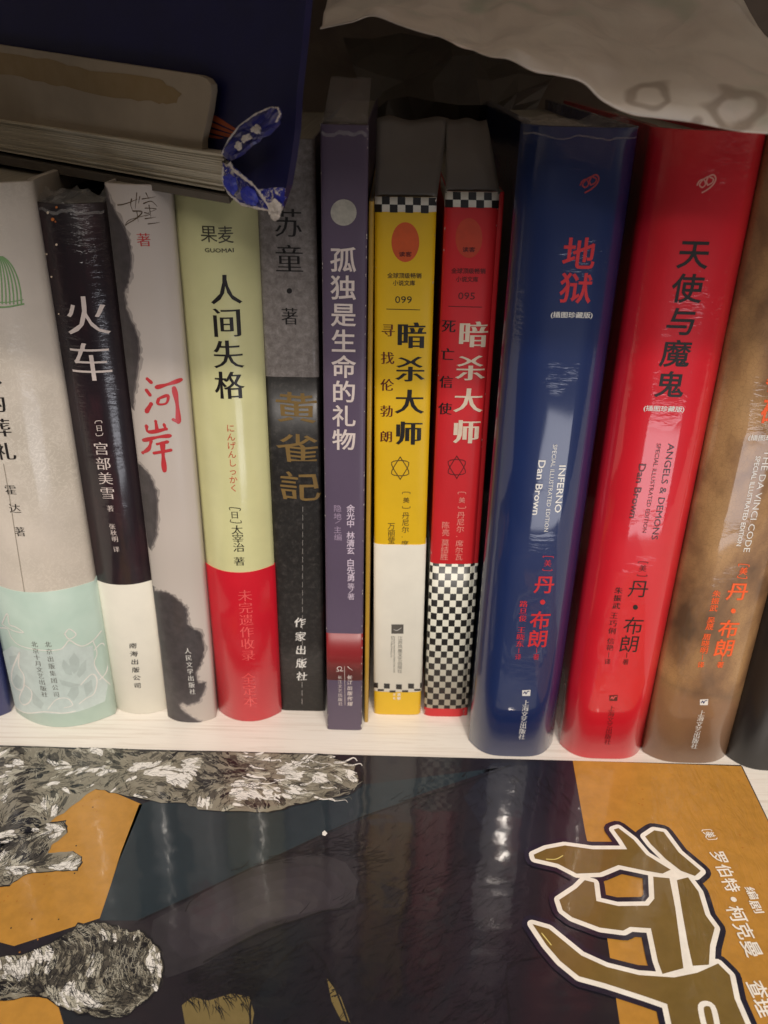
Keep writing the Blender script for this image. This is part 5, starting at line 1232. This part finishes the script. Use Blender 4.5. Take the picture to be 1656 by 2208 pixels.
crumpled('torn_flap', ragged(OVER['lobe2'], .45, 2, 3), 1.6, tornM, 2.0, 1.1)
for i, q_ in enumerate(OVER['patch']): crumpled('covering_scrap', ragged(q_, .2, i, 3), 2.9, brightM, 3.0 + i, .8)
for i, q_ in enumerate(OVER['chips']): crumpled('board_chip', ragged(q_, .35, i + 9, 4), 3.1, chipM, 7.0 + i, .9)
def frayed(pts, off, w, seed):
    r = random.Random(seed); vs = []; fs = []; n = 0
    P = []
    for a, b in zip(pts, pts[1:]):
        for k in range(8):
            t = k / 8; P.append((a[0] + (b[0] - a[0]) * t, a[1] + (b[1] - a[1]) * t))
    for i, p in enumerate(P):
        q2 = P[min(i + 1, len(P) - 1)]; q1 = P[max(i - 1, 0)]; dx, dz = q2[0] - q1[0], q2[1] - q1[1]; L = math.hypot(dx, dz) or 1
        nx, nz = -dz / L, dx / L; ww = w * r.uniform(.25, 1.3)
        for s_, o_ in ((1, 0), (0, .5), (-1, 0)):
            vs.append(vp(p[0] + nx * s_ * ww / 2 + r.uniform(-.1, .1), p[1] + nz * s_ * ww / 2, off + o_) - org)
        if i:
            for c_ in (0, 1): fs.append((3 * i - 3 + c_, 3 * i - 2 + c_, 3 * i + 1 + c_, 3 * i + c_))
    return obj('frayed_edge', pymesh('frayed_edge', vs, fs), chipM, worn)
frayed(OVER['edge1'], 2.9, .5, 1); frayed(OVER['edge2'], 3.4, 1.0, 2); frayed(OVER['edge3'], 3.3, .8, 3)

# ------------------------------------------------------------------ plastic bag over the right-hand books, dark crumpled bag behind
def surf(name, rows, nu, nv, amp, seed, mat, thick=.0004, freq=38, flat=False):
    R = [[Vector(p) * MM for p in row] for row in rows]; ncol = len(R[0]); nr = len(R)
    def cr(P, t):
        i = min(int(t), len(P) - 2); f = t - i; p0, p1, p2, p3 = P[max(0, i - 1)], P[i], P[i + 1], P[min(len(P) - 1, i + 2)]
        if flat: return p1.lerp(p2, f)
        return .5 * ((2 * p1) + (p2 - p0) * f + (2 * p0 - 5 * p1 + 4 * p2 - p3) * f * f + (3 * p1 - p0 - 3 * p2 + p3) * f ** 3)
    vs = []; fs = []
    for j in range(nv):
        for i in range(nu):
            t = i / (nu - 1) * (ncol - 1) * .9999; s = j / (nv - 1) * (nr - 1) * .9999
            p = cr([cr(row, t) for row in R], s)
            w = min(1, j / 4)
            p = p + Vector((0, -.6, 1)) * (amp * MM * (noise.noise(p * freq + Vector((seed, 0, 0))) + .5 * noise.noise(p * freq * 2.2)) * (.25 + .75 * w))
            vs.append(p)
            if i and j: fs.append(((j - 1) * nu + i - 1, (j - 1) * nu + i, j * nu + i, j * nu + i - 1))
    o_ = obj(name, pymesh(name, vs, fs), mat, None, smooth=not flat)
    md = o_.modifiers.new('thick', 'SOLIDIFY'); md.thickness = thick; md.offset = 0
    return o_
def bag_mat():
    m, nt, p = new_mat('milky_plastic'); u = uvmap(nt, obj=True)
    n = tex(nt, u, 24, 3); c = ramp(nt, n, [(.35, srgb(246, 236, 222)), (.56, srgb(240, 226, 212)), (.66, srgb(206, 210, 190)), (.76, srgb(242, 224, 210))])
    # faded brown print: broken rings with soft edges
    w = nt.nodes.new('ShaderNodeTexNoise'); w.inputs['Scale'].default_value = 60; w.inputs['Detail'].default_value = 1.5; nt.links.new(u, w.inputs['Vector'])
    for cx_, cz_, r0, wd in BAG_RINGS:
        sx = nt.nodes.new('ShaderNodeSeparateXYZ'); nt.links.new(u, sx.inputs[0])
        dx = mul(nt, sx.outputs[0], cx_, 'SUBTRACT'); dz = mul(nt, sx.outputs[2], cz_, 'SUBTRACT')
        d = mul(nt, mul(nt, mul(nt, dx, dx), mul(nt, mul(nt, dz, 1.7), mul(nt, dz, 1.7)), 'ADD'), .5, 'POWER')
        d = mul(nt, d, mul(nt, mul(nt, w.outputs[0], .5, 'SUBTRACT'), .022), 'ADD')
        ring = ramp(nt, mul(nt, mul(nt, mul(nt, d, r0, 'SUBTRACT'), 0, 'ADD'), 100), [(.0, 1.0), (wd * 60, 1.0), (wd * 170, 0.0)])
        inner = ramp(nt, mul(nt, mul(nt, d, r0, 'SUBTRACT'), -100), [(.0, 1.0), (wd * 60, 1.0), (wd * 170, 0.0)])
        c = mix(nt, mul(nt, mul(nt, ring, inner), .6), c, srgb(150, 128, 108))
    nt.links.new(c, p.inputs['Base Color']); p.inputs['Roughness'].default_value = .42
    al = ramp(nt, tex(nt, u, 30, 2), [(.35, .97), (.7, .62)]); nt.links.new(al, p.inputs['Alpha'])
    vo = nt.nodes.new('ShaderNodeTexVoronoi'); vo.feature = 'DISTANCE_TO_EDGE'; vo.inputs['Scale'].default_value = 26
    dis = nt.nodes.new('ShaderNodeMixRGB'); dis.inputs[0].default_value = .02; nz = nt.nodes.new('ShaderNodeTexNoise'); nz.inputs['Scale'].default_value = 30; nt.links.new(u, nz.inputs['Vector'])
    nt.links.new(u, dis.inputs[1]); nt.links.new(nz.outputs[1], dis.inputs[2]); nt.links.new(dis.outputs[0], vo.inputs['Vector'])
    cr = bump(nt, ramp(nt, vo.outputs[0], [(0.0, 1.0), (.10, .25), (.4, 0.0)]), .5, .0022)
    nt.links.new(bump(nt, tex(nt, u, 45, 3, .5, 1.2), .6, .003, cr), p.inputs['Normal']); return m
BAG_RINGS = OVER['rings']
bag = surf('plastic_bag', OVER['bag'], 110, 44, 4.2, 2.0, bag_mat())
tag(bag, 'milky white plastic bag draped over the tops of the thick red and tan books', 'plastic bag')
darkbag = surf('crumpled_bag', OVER['crumple'], 9, 7, 6, 5.0, flat_mat('dark_grey_plastic', srgb(86, 78, 70), .45, .3, 60, .3), flat=True)
tag(darkbag, 'dark grey crumpled plastic wrap lying behind the yellow and red paperbacks', 'plastic wrap')
bpy.data.objects.remove(FO)
